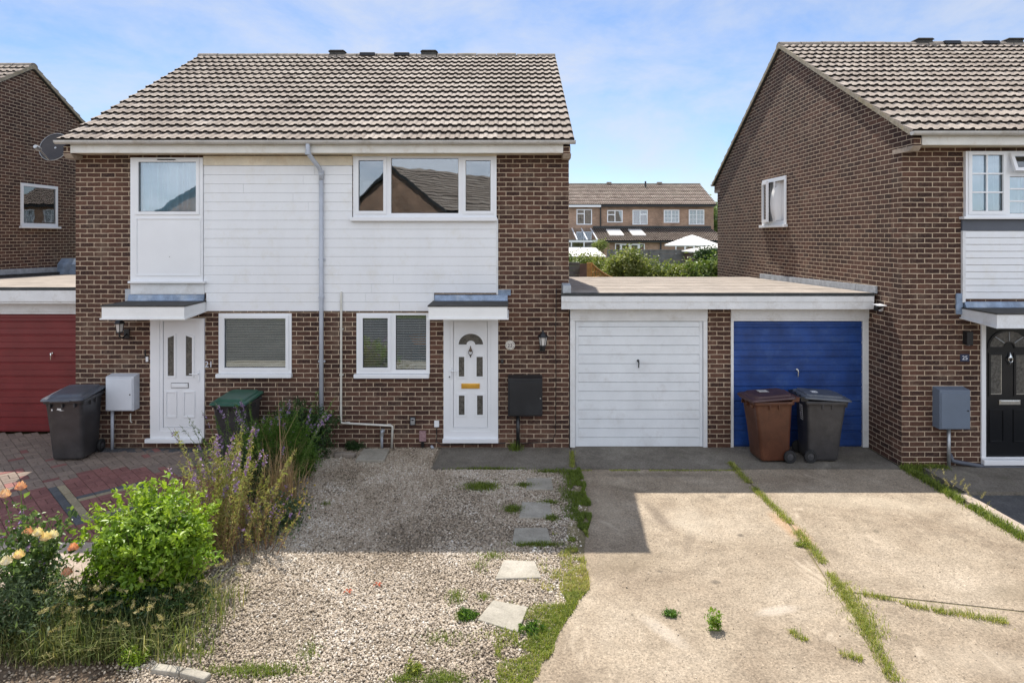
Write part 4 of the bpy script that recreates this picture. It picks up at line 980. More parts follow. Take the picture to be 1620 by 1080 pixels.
window(HL, YL, (-18.51, -16.39, 3.59, 4.61), [(-18.44, -17.5, 3.66, 4.54), (-17.4, -16.46, 3.66, 4.54)], out=.03)

# ================================================================== RIGHT HOUSE (25)
YR = -.89
def rx(px): return (px-810)/107.25
def rz(py): return CAMZ-(py-375)/107.25
def rrect(a, b, c, d): return (rx(a), rx(b), rz(d), rz(c))
WR = rrect(1524, 1680, 240, 343); DR = (rx(1551), rx(1640), rz(724), 2.20)
HR = house('brick_house', 'right hand brick house with large gable and black door', 'house', 5.75, 13.70, YR,
           [tuple(a+(.012 if i % 2 == 0 else -.012) for i, a in enumerate(WR)), (DR[0]+.01, DR[1]-.01, DR[2], DR[3]-.01)], gable_l=[(3.17, 4.44, 3.67, 4.67)])
roofr = [c for c in HR.children if c.name.split('.')[0] == 'roof'][0]
for px, kd in ((1458, 'hood'), (1500, 'flat'), (1561, 'flat'), (1600, 'hood')): vent(roofr, (px-810)*13.98/FPX, YR+DEP/2, kd)
f = window(HR, YR, WR, [rrect(1533, 1582, 246, 334)+(True,), rrect(1593, 1650, 280, 338)], out=.055, blind='net', bars=(2, 3), sill=(rx(1517), rx(1682), rz(347), rz(343)))
# top hung vent standing open
a = rrect(1595, 1650, 246, 272); mt = Matrix.Translation((0, YR-.06, a[3])) @ Matrix.Rotation(R(-22), 4, 'X') @ Matrix.Translation((0, -YR+.06, -a[3]))
q = MB(); wall_grid(q, 'y', YR-.09, .035, a[0]-.03, a[1]+.03, a[2]-.03, a[3]+.02, [(a[0]+.02, a[1]-.02, a[2]+.02, a[3]-.03)])
q.v = [tuple(mt @ Vector(v)) for v in q.v]; q.build('open_vent', 'upvc', f)
q = MB(); q.box(a[0]+.018, a[1]-.018, YR-.075, YR-.071, a[2]+.018, a[3]-.028); q.v = [tuple(mt @ Vector(v)) for v in q.v]; q.build('pane', 'glass', f)
B(rx(1520), rx(1690), YR-.035, YR-.001, rz(365), rz(347.5)).build('grey_panel', 'darkpanel', HR)
cl = MB(); z = rz(365)-.1; 
for i in range(12):
    zb_ = rz(365)-.1*i; za = zb_-.1
    if za < rz(480): break
    cl.prism([(YR-.002, za+.001), (YR-.034, za+.001), (YR-.034, za+.003), (YR-.024, zb_-.006), (YR-.016, zb_-.002), (YR-.002, zb_-.002)], 'x', rx(1525), rx(1690))
cl.build('cladding', 'clad', HR); B(rx(1520), rx(1524.6), YR-.042, YR-.001, rz(478), rz(365.3)).build('corner_trim', 'wpaint', HR)
canopy(HR, 6.62, 7.95, rz(477), (rx(1523), rx(1665)), yw=YR, zf=(2.15, 2.345), wood='wpaint')
B(rx(1511), rx(1522), YR-.03, YR-.001, rz(497), rz(464)).build('flashing', 'lead', HR, bevel=.008)
# black door 25
pl0 = pl; pl = YR-.008
LR = (rx(1558), rx(1634), rz(722), 2.16)
m = MB(); wall_grid(m, 'y', YR-.025, .09, *DR, [LR]); m.build('door_frame', 'upvc', HR, bevel=.004)
B(rx(1549), rx(1645), YR-.11, YR-.03, rz(732), rz(724)).build('doorstep', 'upvc', HR, bevel=.006)
dr = B(LR[0]+.003, LR[1]-.003, YR-.008, YR+.04, LR[2], LR[3]).build('door', 'blackdoor', HR, bevel=.004); tag(dr, 'glossy black door with fan light')
fan(dr, rx(1595.4), rz(548.4), .285, .085, .23, pl, 'blackdoor', 'obscure')
m = MB()
for a_ in (R(42), R(90), R(138)): m.tube([(rx(1595.4)+.10*math.cos(a_), pl-.010, rz(548.4)+.09*math.sin(a_)), (rx(1595.4)+.275*math.cos(a_), pl-.010, rz(548.4)+.222*math.sin(a_))], .007, 6)
m.build('fan_bar', 'lead_pale', dr)
for a in ((1566, 1582.7, 561, 623), (1606, 1623, 561, 623)):
    r = rrect(*a); pane_rect(dr, r, 'obscure', 'blackdoor'); m = MB(); m.box(r[1]-.008, r[1]+.0, pl-.013, pl-.005, r[2], r[3]); m.box(r[0], r[1]-.008, pl-.013, pl-.005, r[2], r[2]+.008); m.build('lead_strip', 'chrome', dr)
letterbox(dr, rrect(1579, 1612.6, 632, 639.5), 'chrome', 0)
knocker(dr, rx(1595.4), rz(567), 'chrome', pl)
for a in ((1564, 1588, 647, 699), (1602, 1626, 647, 699)): m = MB(); mould(m, pl-.0005, *rrect(*a)[:4], .022, .012); m.build('moulding', 'blackdoor', dr, bevel=.003)
pl = pl0
T = thing('wall_light', (rx(1527), YR, rz(534)), 'slim black up and down light on the brick wall beside the black door', 'wall light')
m = MB(); m.box(rx(1522.5), rx(1532.5), YR-.10, YR-.001, rz(544.5), rz(523)); m.build('body', 'black', T, bevel=.008)
m = MB(); m.lathe([(.03, -.006), (.03, 0)], (rx(1527.5), YR-.05, rz(544.5)), 16); m.build('lens', 'lampglass', T)
T = thing('house_number_sign', (rx(1525), YR, rz(566)), 'dark blue sign with white 25 on the bricks left of the black door', 'house number')
B(rx(1518.5), rx(1533), YR-.012, YR-.001, rz(571.5), rz(560)).build('plate', 'navy', T, bevel=.003); textmesh('digits', '25', .085, (rx(1525.5), YR-.0135, rz(565.9)), 'digit', T, .002)
cabinet('slate grey meter cabinet on the wall left of the black door', 6.42, .605, 1.185, .445, YR, 'bluegrey', 'bluegrey', 'metal', 6.39, .024, (6.215, 6.63, .62, 1.135), zend=.02)
m = MB(); m.tube([(rx(1500), YR-.03, rz(716)), (rx(1502), YR-.07, rz(726)), (rx(1510), YR-.07, rz(728)), (rx(1545), YR-.07, rz(734)), (rx(1650), YR-.07, rz(738))], .030, 10)
o = m.build('low_pipe', 'darkpanel', smooth=True); tag(o, 'dark grey pipe running low along the wall under the black door', 'pipe')
T = thing('security_camera', (5.75, .12, 2.3), 'small white and black security camera at the right end of the garage fascia', 'camera')
pc = P(1390, 486, 10.15)
m = MB(); m.tube([(pc.x-.10, pc.y-.10, pc.z-.012), (pc.x+.03, pc.y, pc.z+.01)], .034, 14); m.build('lens_barrel', 'black', T, smooth=False)
m = MB(); m.prism([(pc.y-.14, pc.z+.03), (pc.y+.05, pc.z+.04), (pc.y+.05, pc.z+.052), (pc.y-.14, pc.z+.042)], 'x', pc.x-.08, pc.x+.05); m.tube([(pc.x+.02, pc.y, pc.z), (5.75, pc.y+.03, pc.z-.02)], .022, 10); m.lathe([(.045, -.03), (.05, 0)], (5.75, pc.y+.03, pc.z-.02), 14, 'x'); m.build('hood', 'upvc', T)
# side window, open, with a curtain blowing out
fw = window(HR, 5.75, (3.16, 4.45, 3.66, 4.68), [(3.24, 3.72, 3.74, 4.60), (3.80, 4.38, 3.74, 4.60)], axis='x', sgn=-1, out=.02, sill=(3.10, 4.50, 3.60, 3.658))
for ch in [c for c in fw.children if c.name.split('.')[0] in ('pane', 'gasket')][2:]: bpy.data.objects.remove(ch)
q = MB(); wall_grid(q, 'x', -.03, .05, 0, .62, 3.72, 4.62, [(.06, .56, 3.78, 4.56)]); q.box(-.004, .004, .06, .56, 3.78, 4.56) if False else None
mt = Matrix.Translation((5.72, 4.40, 0)) @ Matrix.Rotation(R(168), 4, 'Z'); q.v = [tuple(mt @ Vector(v)) for v in q.v]; q.build('open_casement', 'upvc', fw)
q = MB(); q.box(-.006, -.002, .06, .56, 3.78, 4.56); q.v = [tuple(mt @ Vector(v)) for v in q.v]; q.build('pane', 'glass', fw)
q = MB(); nu, nv = 26, 20; vs = []
for i in range(nu+1):
    for j in range(nv+1):
        a_, b_ = i/nu, j/nv; y = 3.28+1.0*a_; z = 4.66-1.02*b_
        bul = .19*math.exp(-((a_-.50)/.15)**2)*math.sin(min(1, b_*1.15)*math.pi*.8)**.8 if b_ > 0 else 0
        vs.append((5.85-bul*1.0+.018*math.sin(a_*42), y, z+(.02*math.sin(a_*9) if j == nv else 0)))
fs = [(i*(nv+1)+j, (i+1)*(nv+1)+j, (i+1)*(nv+1)+j+1, i*(nv+1)+j+1) for i in range(nu) for j in range(nv)]
q.faces(vs, fs); q.build('curtain', 'sheer', fw, smooth=True)
B(6.03, 6.05, 3.0, 4.7, 3.5, 4.7).build('reveal', 'interior', fw)

# ================================================================== BINS
def make_bin():
    T = thing('wheelie_bin', (0, 0, 0), 'x', 'bin', 'wheelie bins')
    def ring(w_, d_, z, y0=0, r=.05, n=5):
        pts = []
        for cx, cy, a0 in ((w_/2-r, d_/2-r, 0), (-w_/2+r, d_/2-r, 90), (-w_/2+r, -d_/2+r, 180), (w_/2-r, -d_/2+r, 270)):
            for k in range(n): a = R(a0+90*k/(n-1)); pts.append((cx+r*math.cos(a), y0+cy+r*math.sin(a), z))
        return pts
    def loft(m, rings, cap0=True, cap1=True):
        n = len(rings[0]); vs = [p for r_ in rings for p in r_]; fs = []
        for i in range(len(rings)-1):
            for k in range(n): fs.append((i*n+k, i*n+(k+1) % n, (i+1)*n+(k+1) % n, (i+1)*n+k))
        if cap0: fs.append(tuple(range(n-1, -1, -1)))
        if cap1: fs.append(tuple(range((len(rings)-1)*n, len(rings)*n)))
        m.faces(vs, fs)
    b = MB(); loft(b, [ring(.43, .44, .03, .02, .045), ring(.45, .47, .06, .02, .05), ring(.49, .53, .50, .0, .05), ring(.52, .60, .86, -.02, .05), ring(.535, .62, .90, -.02, .05), ring(.575, .66, .905, -.02, .05), ring(.58, .67, .94, -.02, .055), ring(.56, .65, .955, -.02, .05)])
    for xx in (-.17, 0, .17): b.box(xx-.012, xx+.012, -.372, -.30, .845, .905)
    for yy in (-.1, .05):
        for s_ in (-1, 1): b.box(*sorted((s_*.255, s_*.285)), yy-.012, yy+.012, .83, .905)
    b.build('body', 'greybin', T, smooth=False, bevel=.006)
    l = MB(); loft(l, [ring(.60, .74, .950, -.035, .06), ring(.61, .75, .962, -.035, .06), ring(.58, .71, .985, -.03, .06), ring(.50, .62, .992, -.02, .06), ring(.46, .56, 1.018, .0, .06), ring(.40, .48, 1.022, .0, .06)])
    # the lid rises towards the hinge
    l.v = [(x, y, z+.045*max(0, (y+.4)/.75)) for x, y, z in l.v]
    l.box(-.14, .14, -.425, -.395, .948, .968); l.build('lid', 'greylid', T, bevel=.004)
    h = MB(); h.tube([(-.25, .33, 1.0), (-.25, .385, 1.005), (.25, .385, 1.005), (.25, .33, 1.0)], .015, 8)
    for xx in (-.25, -.1, .1, .25): h.box(xx-.015, xx+.015, .27, .385, .95, 1.02)
    h.build('handle', 'black', T)
    ax_ = MB(); ax_.tube([(-.25, .235, .10), (.25, .235, .10)], .011, 8); ax_.box(-.22, .22, .17, .25, .08, .16); ax_.build('axle', 'black', T)
    for s_ in (-1, 1):
        wv = MB(); wv.lathe([(.055, s_*.235), (.094, s_*.238), (.10, s_*.246), (.10, s_*.272), (.094, s_*.282), (.062, s_*.284), (.058, s_*.274)], (0, .235, .10), 24, 'x'); wo_ = wv.build('wheel', 'rubber', T)
        hb = MB(); hb.lathe([(.056, s_*.266), (.050, s_*.276), (.022, s_*.278), (.018, s_*.29), (.004, s_*.292)], (0, .235, .10), 16, 'x'); hb.build('hub', 'hub', wo_)
    return T
b0 = make_bin(); b0['label'] = 'charcoal wheelie bin standing by the red garage door at the corner of the house'
b0.location = (-6.74, -.44, 0); b0.rotation_euler = (0, 0, R(6))
st = MB(); st.prism([(-.17, .80), (-.15, .80), (-.148, .822), (-.168, .826)], 'y', -.3262, -.3252); st.prism([(-.09, .81), (-.03, .795), (.02, .80), (-.03, .806), (-.03, .832), (-.085, .836)], 'y', -.3262, -.3252)
def bin_at(loc, rz_, lab, mats):
    c = copy_tree(b0, loc, rz_); c['label'] = lab; setmat(c, mats); return c
bg_ = bin_at((-4.22, -.46, 0), R(-3), 'dark wheelie bin with a green lid behind the purple flowers', {'body': 'greybin', 'lid': 'greenlid'})
bg_.scale = (.93, .93, .93)
bb = bin_at((3.93, -.50, 0), R(-86), 'brown wheelie bin with its wheel to the right in front of the blue garage door', {'body': 'brownbin', 'lid': 'brownlid', 'handle': 'brownbin'})
bc = bin_at((4.72, -.48, 0), R(87), 'grey wheelie bin beside the brown bin in front of the blue garage door', {'body': 'greybin', 'lid': 'greylid'})
bb.scale = (.95, .95, .97); bc.scale = (.95, .95, .97)
def add_to(root, mb, name, mat):        # local coordinates
    ORG_save = ORG.get(root.name); ORG[root.name] = Vector(); o = mb.build(name, mat, root); return o
add_to(b0, st, 'sticker', 'sticker')
q = MB(); q.prism([(-.10, .62), (.02, .62), (.02, .86), (-.10, .86)], 'y', .2935, .2945); q.v = [(x, y-0.005+ (z-.62)*.06, z) for x, y, z in q.v]; add_to(bc, q, 'sticker', 'sticker')
q = MB(); 
for k in range(6): q.box(-.09, .01-.02*(k % 3), .312, .313, .64+.034*k, .655+.034*k)
q.v = [(x, y-0.0218+(z-.62)*.06, z) for x, y, z in q.v]; add_to(bc, q, 'sticker_print', 'print')
q = MB(); q.box(-.13, .0, -.14, .02, 1.047, 1.049); add_to(bb, q, 'sticker', 'gutter')
q = MB(); q.box(-.10, .02, .05, .14, 1.054, 1.056); add_to(bc, q, 'sticker', 'sticker')
q = MB(); q.box(.2668, .2675, -.10, .12, .25, .52); 
q = MB(); q.box(-.3, .3, 0, .001, 0, .001)
T = None

# ================================================================== SLABS, LOOSE THINGS
stones = [((834, 757), (872, 757), (876, 775), (832, 775)), ((826, 795), (870, 795), (874, 820), (821, 820)), ((814, 836), (866, 836), (873, 861), (810, 861)),
          ((797, 887), (846, 889), (857, 915), (783, 917)), ((780, 950), (836, 961), (819, 1001), (755, 981))]
slabs = ['weathered stepping slab nearest the doorstep, in shade among grass tufts', 'grey stepping slab in shade, second from the house', 'dark stepping slab at the edge of the house shadow, third from the house', 'pale sunlit stepping slab just outside the shadow edge', 'largest pale stepping slab, tilted, nearest the camera']
for pts, lb_ in zip(stones, slabs):
    g_ = [G(*p) for p in pts]; m = MB(); m.prism(g_, 'z', -.04, .010+random.random()*.006); o = m.build('stepping_stone', 'slab', bevel=.008)
    tag(o, lb_, 'paving slab', 'stepping slabs in the gravel')
g_ = [G(575, 713), G(616, 713), G(608, 731), G(562, 731)]; m = MB(); m.prism(g_, 'z', -.04, .04); tag(m.build('drain_cover', 'slab', bevel=.01), 'square grey slab over the drain under the white pipes', 'drain cover')
for (px, py, an, lb_) in ((538, 722, 20, 'left one of two loose bricks beside the drain cover'), (553, 723, -8, 'right one of two loose bricks, nearest the drain cover')):
    x, y = G(px, py); m = MB(); m.box(-.09, .09, -.05, .05, 0, .065, Matrix.Translation((x, y, 0)) @ Matrix.Rotation(R(an), 4, 'Z')); tag(m.build('loose_brick', 'ridge', bevel=.012), lb_, 'brick', 'loose bricks by the wall')
for (px, py, lb_) in ((550, 939, 'left one of the two small red dead leaves on the sunlit gravel'), (597, 928, 'right one of the two small red dead leaves on the sunlit gravel')):
    x, y = G(px, py); m = MB()
    for k in range(4):
        a = k*1.7; m.quad((x, y, .02), (x+.03*math.cos(a), y+.03*math.sin(a), .035), (x+.05*math.cos(a+.4), y+.05*math.sin(a+.4), .02), (x+.03*math.cos(a+.9), y+.03*math.sin(a+.9), .04))
    tag(m.build('dead_leaf', 'deadleaf'), lb_, 'leaf', 'dead leaves on the gravel')

# ================================================================== GRAVEL
def ico():
    t_ = (1+5**.5)/2; v = np.array([(-1, t_, 0), (1, t_, 0), (-1, -t_, 0), (1, -t_, 0), (0, -1, t_), (0, 1, t_), (0, -1, -t_), (0, 1, -t_), (t_, 0, -1), (t_, 0, 1), (-t_, 0, -1), (-t_, 0, 1)], float)
    v /= np.linalg.norm(v[0]); f = np.array([(0, 11, 5), (0, 5, 1), (0, 1, 7), (0, 7, 10), (0, 10, 11), (1, 5, 9), (5, 11, 4), (11, 10, 2), (10, 7, 6), (7, 1, 8), (3, 9, 4), (3, 4, 2), (3, 2, 6), (3, 6, 8), (3, 8, 9), (4, 9, 5), (2, 4, 11), (6, 2, 10), (8, 6, 7), (9, 8, 1)])
    return v, f
IV, IF = ico()
def rotmats(n, flat=.5):
    a = rng.uniform(0, 2*np.pi, n); b = rng.normal(0, flat, n); c = rng.normal(0, flat, n)
    ca, sa, cb, sb, cc, sc_ = np.cos(a), np.sin(a), np.cos(b), np.sin(b), np.cos(c), np.sin(c)
    z = np.zeros(n); o = np.ones(n)
    Rz = np.stack([ca, -sa, z, sa, ca, z, z, z, o], 1).reshape(n, 3, 3); Rx = np.stack([o, z, z, z, cb, -sb, z, sb, cb], 1).reshape(n, 3, 3); Ry = np.stack([cc, z, sc_, z, o, z, -sc_, z, cc], 1).reshape(n, 3, 3)
    return Rz @ Rx @ Ry
def pebbles(name, xy, size, mat, z0=-.006, cols=None):
    n = len(xy); s = size*np.exp(rng.normal(0, .28, n))[:, None]*np.stack([rng.uniform(.95, 1.4, n), rng.uniform(.75, 1.05, n), rng.uniform(.45, .7, n)], 1)
    v = IV[None]*s[:, None, :]*rng.uniform(.88, 1.12, (n, 12, 1)); v = np.einsum('nij,nkj->nki', rotmats(n, .35), v)
    v += np.concatenate([xy, (z0+s[:, 2:3]*.2+rng.uniform(-.003, .008, (n, 1)))], 1)[:, None, :]
    f = IF[None]+(np.arange(n)*12)[:, None, None]
    c = rng.uniform(0, 1, n) if cols is None else cols
    return np_mesh(name, v.reshape(-1, 3), f.reshape(-1, 3), mat, np.repeat(c, 20), smooth=True)
def vnoise(x, y, s, seed=0):
    """cheap smooth value noise"""
    r_ = np.random.default_rng(seed); g_ = r_.uniform(0, 1, (64, 64)); X = (x*s) % 64; Y = (y*s) % 64
    i = np.floor(X).astype(int); j = np.floor(Y).astype(int); a = X-i; b = Y-j; a = a*a*(3-2*a); b = b*b*(3-2*b); i %= 64; j %= 64; i2 = (i+1) % 64; j2 = (j+1) % 64
    return g_[i, j]*(1-a)*(1-b)+g_[i2, j]*a*(1-b)+g_[i, j2]*(1-a)*b+g_[i2, j2]*a*b
def edge_conc(y): return np.interp(y, [-5.6, -4.9, -4.25, -3.4, -2.4, -1, 0], [.12, .42, .70, .79, .955, .97, .95])
def in_poly(x, y, pts):
    ins = np.zeros(len(x), bool); n = len(pts)
    for i in range(n):
        (x1, y1), (x2, y2) = pts[i], pts[(i+1) % n]
        c = ((y1 > y) != (y2 > y)) & (x < (x2-x1)*(y-y1)/(y2-y1+1e-12)+x1); ins ^= c
    return ins
n = 165000; x = rng.uniform(-3.3, .96, n); y = rng.uniform(-5.72, -.02, n)
ok = x < edge_conc(y)-.02*rng.uniform(0, 6, n)
ok &= x > -2.8+.16*(vnoise(x, y, 3, 5)-.5)-rng.exponential(.12, n)-np.interp(y, [-6, -1.5, 0], [.0, .0, .45])
ok &= ~((y > -.99) & (x > -1.19))
for pts in stones: ok &= ~in_poly(x, y, [G(*p) for p in pts])
ok &= ~in_poly(x, y, [G(575, 713), G(616, 713), G(608, 731), G(562, 731)])
grd = (edge_conc(y)-x); ok &= ~((grd < .5) & (rng.uniform(0, 1, n) < .75*np.clip(1-(grd/.5), 0, 1)+.15))
thin = vnoise(x, y, 1.3, 9); ok &= ~((thin > .72) & (rng.uniform(0, 1, n) < .45))
xy = np.stack([x, y], 1)[ok]
cols = np.clip(.46+rng.normal(0, .20, len(xy))+.45*(vnoise(xy[:, 0], xy[:, 1], 1.7, 3)-.5)+.25*(vnoise(xy[:, 0], xy[:, 1], 6, 4)-.5), 0, 1)
o = pebbles('gravel', xy, .0085, 'pebble', cols=cols); tag(o, 'cream and tan pebbles spread over the front drive between the flower bed and the concrete', 'gravel', kind='stuff')
# stones, bark and grit on the soil
n = 5200; x = rng.uniform(-7, -2.3, n); y = rng.uniform(-5.74, -4.5, n); ok = (y < -4.5-.3*vnoise(x, y, 2, 4)); xy = np.stack([x, y], 1)[ok]
o = pebbles('soil_stones', xy, .010, 'pebble', z0=-.018, cols=np.clip(rng.normal(.12, .16, len(xy)), 0, .8)); tag(o, 'dark grit and small stones scattered over the soil of the bed', 'stones', kind='stuff')
n = 900; x = rng.uniform(1.0, 5.6, n); y = rng.uniform(-5.7, -1, n)
o = pebbles('loose_grit', np.stack([x, y], 1), .0045, 'pebble', z0=.002, cols=rng.uniform(0, .8, n)); tag(o, 'tiny loose stones scattered on the concrete driveway', 'grit', kind='stuff')
for (pa, pb, lb_) in (((244, 1058), (288, 1064), 'pale edging stone at the bottom edge, left of its neighbour'), ((291, 1064), (330, 1074), 'pale edging stone at the bottom edge, nearest the gravel')):
    (xa, ya), (xb, yb) = G(*pa), G(*pb); L_ = math.hypot(xb-xa, yb-ya); mt = Matrix.Translation(((xa+xb)/2, (ya+yb)/2, 0)) @ Matrix.Rotation(math.atan2(yb-ya, xb-xa), 4, 'Z')
    m = MB(); m.box(-L_/2, L_/2, -.05, .03, -.05, .035, mt); tag(m.build('edging_stone', 'slab', bevel=.012), lb_, 'edging stone', 'edging stones')

# ================================================================== GRASS AND PLANTS
def blades(name, xy, h, wd, mat, parent=None, lean=.5, z0=0, cols=None, droop=.35):
    n = len(xy); h = np.broadcast_to(h, n)*np.exp(rng.normal(0, .3, n)); a = rng.uniform(0, 2*np.pi, n); l = rng.uniform(.05, 1, n)*lean
    d = np.stack([np.cos(a), np.sin(a), np.zeros(n)], 1); s = np.stack([-np.sin(a), np.cos(a), np.zeros(n)], 1)*(wd*rng.uniform(.6, 1.3, n))[:, None]
    b = np.concatenate([xy, np.full((n, 1), z0)], 1); up = np.array([0, 0, 1.])
    m1 = b+up*(h*.55)[:, None]+d*(h*l*.35)[:, None]; t_ = b+up*(h*(1-droop*l))[:, None]+d*(h*l)[:, None]
    v = np.stack([b-s, b+s, m1+s*.8, m1-s*.8, t_+s*.12, t_-s*.12], 1).reshape(-1, 3); i = (np.arange(n)*6)[:, None]
    f = np.concatenate([i+np.array([[0, 1, 2, 3]]), i+np.array([[3, 2, 4, 5]])], 1).reshape(-1, 4)
    c = rng.uniform(0, 1, n) if cols is None else cols
    return np_mesh(name, v, f, mat, np.repeat(c, 2), parent)
def leaves(name, pts, size, mat, parent=None, up=.5, cols=None, aspect=.5, nrm=None):
    """folded diamond leaves at pts"""
    n = len(pts); nn = rng.normal(0, 1, (n, 3)); nn /= np.linalg.norm(nn, axis=1)[:, None]; nn[:, 2] += up
    if nrm is not None: nn += nrm
    nn /= np.linalg.norm(nn, axis=1)[:, None]; r_ = rng.normal(0, 1, (n, 3)); t_ = np.cross(nn, r_); t_ /= np.linalg.norm(t_, axis=1)[:, None]; b = np.cross(nn, t_)
    s = (np.broadcast_to(size, n)*np.exp(rng.normal(0, .25, n)))[:, None]
    v = np.stack([pts-t_*s*.5, pts+b*s*aspect*.5+nn*s*.12-t_*s*.05, pts+t_*s*.5-nn*s*.08, pts-b*s*aspect*.5+nn*s*.12-t_*s*.05], 1).reshape(-1, 3)
    i = (np.arange(n)*4)[:, None]; f = np.concatenate([i+np.array([[0, 1, 2]]), i+np.array([[0, 2, 3]])], 1).reshape(-1, 3)
    c = rng.uniform(0, 1, n) if cols is None else cols
    return np_mesh(name, v, f, mat, np.repeat(c, 2), parent)
def shrub_pts(c, r, nclump, per, spread, shell=.55, zmin=.0, lumps=.18, seed=1):
    r_ = np.random.default_rng(seed); d = r_.normal(0, 1, (nclump, 3)); d /= np.linalg.norm(d, axis=1)[:, None]
    rad = r_.uniform(shell, 1, nclump)**.6*(1+lumps*r_.normal(0, 1, nclump)); cc = np.array(c)+d*np.array(r)*rad[:, None]
    tone = np.clip(r_.normal(.5, .16, nclump), 0, 1)
    p = np.repeat(cc, per, 0)+r_.normal(0, spread, (nclump*per, 3)); t_ = np.clip(np.repeat(tone, per)+r_.normal(0, .16, nclump*per), 0, 1)
    dd = np.repeat(d, per, 0); ok = p[:, 2] > zmin
    return p[ok], t_[ok], dd[ok]
def twigs(name, c, r, n, mat, parent, base, rad=.012, seed=2):
    r_ = random.Random(seed); m = MB()
    for _ in range(n):
        a = r_.uniform(0, 6.283); e = r_.uniform(.2, 1.35); t_ = Vector((math.cos(a)*math.cos(e)*r[0]*.85, math.sin(a)*math.cos(e)*r[1]*.85, math.sin(e)*r[2]*.85))+Vector(c)
        b = Vector(base)+Vector((r_.uniform(-.08, .08), r_.uniform(-.08, .08), 0)); mid = (b+t_)/2+Vector((r_.uniform(-.05, .05), r_.uniform(-.05, .05), .08))
        m.tube([b, mid, t_], [rad, rad*.7, rad*.25], 5)
    return m.build(name, mat, parent)

# bright green shrub
S = thing('garden_shrub', (-3.22, -4.55, 0), 'rounded bright green leafy shrub at the front of the flower bed', 'shrub')
c_ = (-3.37, -4.45, .50); r3 = (.53, .46, .41)
p_, t_, d_ = shrub_pts(c_, r3, 520, 24, .034, shell=.30, lumps=.16, seed=11)
r4 = random.Random(3); sp = []
for k in range(60):
    a = r4.uniform(0, 6.28); e = r4.uniform(.25, 1.5); b = Vector(c_)+Vector((math.cos(a)*math.cos(e)*r3[0], math.sin(a)*math.cos(e)*r3[1], math.sin(e)*r3[2])); dr_ = (b-Vector(c_)).normalized()+Vector((0, 0, .4))
    for j in range(14): sp.append(b+dr_*(.15*j/14)+Vector([r4.gauss(0, .014) for _ in range(3)]))
leaves('foliage', np.concatenate([p_, np.array(sp)]), .052, 'leaf_bright', S, up=.7, cols=np.concatenate([t_, rng.uniform(.6, 1, len(sp))]), aspect=.5, nrm=np.concatenate([d_*.7, np.zeros((len(sp), 3))]))
twigs('stems', c_, r3, 40, 'bark', S, (-3.37, -4.45, 0))

# rose bush
def rosebush(loc, label, n_c, R_, canes, blooms, seed):
    S = thing('rose_bush', loc, label, 'rose bush'); r_ = random.Random(seed); base = Vector(loc); m = MB(); pts = []
    for k in range(canes):
        a = r_.uniform(0, 6.28); h_ = r_.uniform(.55, 1.0)*R_[2]; e = Vector((math.cos(a)*R_[0]*r_.uniform(.2, 1), math.sin(a)*R_[1]*r_.uniform(.2, 1), h_)); q_ = []
        for j in range(7):
            f_ = j/6; q_.append(base+Vector((e.x*f_**1.2, e.y*f_**1.2, e.z*f_))+Vector((r_.gauss(0, .01), r_.gauss(0, .01), 0)))
        m.tube(q_, [.009-.001*j for j in range(7)], 5)
        for j in range(int(60)):
            f_ = r_.uniform(.28, 1); i_ = min(5, int(f_*6)); q2 = q_[i_].lerp(q_[i_+1], f_*6-i_); pts.append(q2+Vector([r_.gauss(0, .045) for _ in range(3)]))
    m.build('canes', 'stem', S)
    for (bx_, by_, bz_, col) in blooms:
        p = []; cc = Vector((bx_, by_, bz_)); f_ = MB(); f_.cur = col
        for ringi, (rr, hh, npet, tilt) in enumerate(((.010, .052, 4, .2), (.020, .046, 5, .5), (.027, .030, 6, .9), (.034, .010, 7, 1.2))):
            for j in range(npet):
                a = 6.283*j/npet+ringi*.5+r_.gauss(0, .1); ca, sa = math.cos(a), math.sin(a); wd = rr*.7+.006; f_.cur = min(1, max(0, col+r_.gauss(0, .08)))
                bpt = cc+Vector((ca*rr*.2, sa*rr*.2, -.018)); o1 = cc+Vector((ca*rr-sa*wd, sa*rr+ca*wd, hh*.6)); o2 = cc+Vector((ca*rr+sa*wd, sa*rr-ca*wd, hh*.6)); t1 = cc+Vector((ca*(rr+.008*tilt), sa*(rr+.008*tilt), hh+.012)); mm_ = cc+Vector((ca*rr*1.15, sa*rr*1.15, hh*.45))
                f_.quad(bpt, o2, mm_); f_.quad(bpt, mm_, o1); f_.quad(mm_, o2, t1); f_.quad(mm_, t1, o1)
        cn = MB(); qq = [base+Vector((r_.gauss(0, .08), r_.gauss(0, .08), 0)), base.lerp(cc, .5)+Vector((0, 0, .12)), cc-Vector((0, 0, .018))]; cn.tube(qq, [.006, .004, .003], 5); cn.build('cane', 'stem', S)
        pts.extend([list(qq[1].lerp(qq[2], r_.uniform(0, .92))+Vector([r_.gauss(0, .035) for _ in range(3)])) for _ in range(26)])
        f_.build('bloom', 'petal', S, rnd=True, recalc=False)
    pts = np.array([list(p) for p in pts]); pts = pts[pts[:, 2] > .02]; leaves('foliage', pts, .05, 'leaf_rose', S, up=.8, aspect=.65)
    return S
def bl(px, py, D, c): v = P(px, py, D); return (v.x, v.y, v.z, c)
rosebush((-4.30, -4.75, 0), 'rose bush at the lower left with apricot and yellow blooms', 1, (.42, .40, .95), 26,
         [bl(33, 772, 5.5, .12), bl(8, 784, 5.4, .3), bl(60, 845, 5.6, .8), bl(72, 852, 5.6, .62), bl(84, 848, 5.7, .9), bl(116, 869, 5.7, .05), bl(30, 880, 5.4, .65), bl(10, 890, 5.3, .95), bl(44, 843, 5.7, .2), bl(106, 908, 5.6, .15)], 5)
S = thing('grey_green_perennial', (-4.35, -5.0, 0), 'low grey green bushy plant in the bottom left corner below the roses', 'plant')
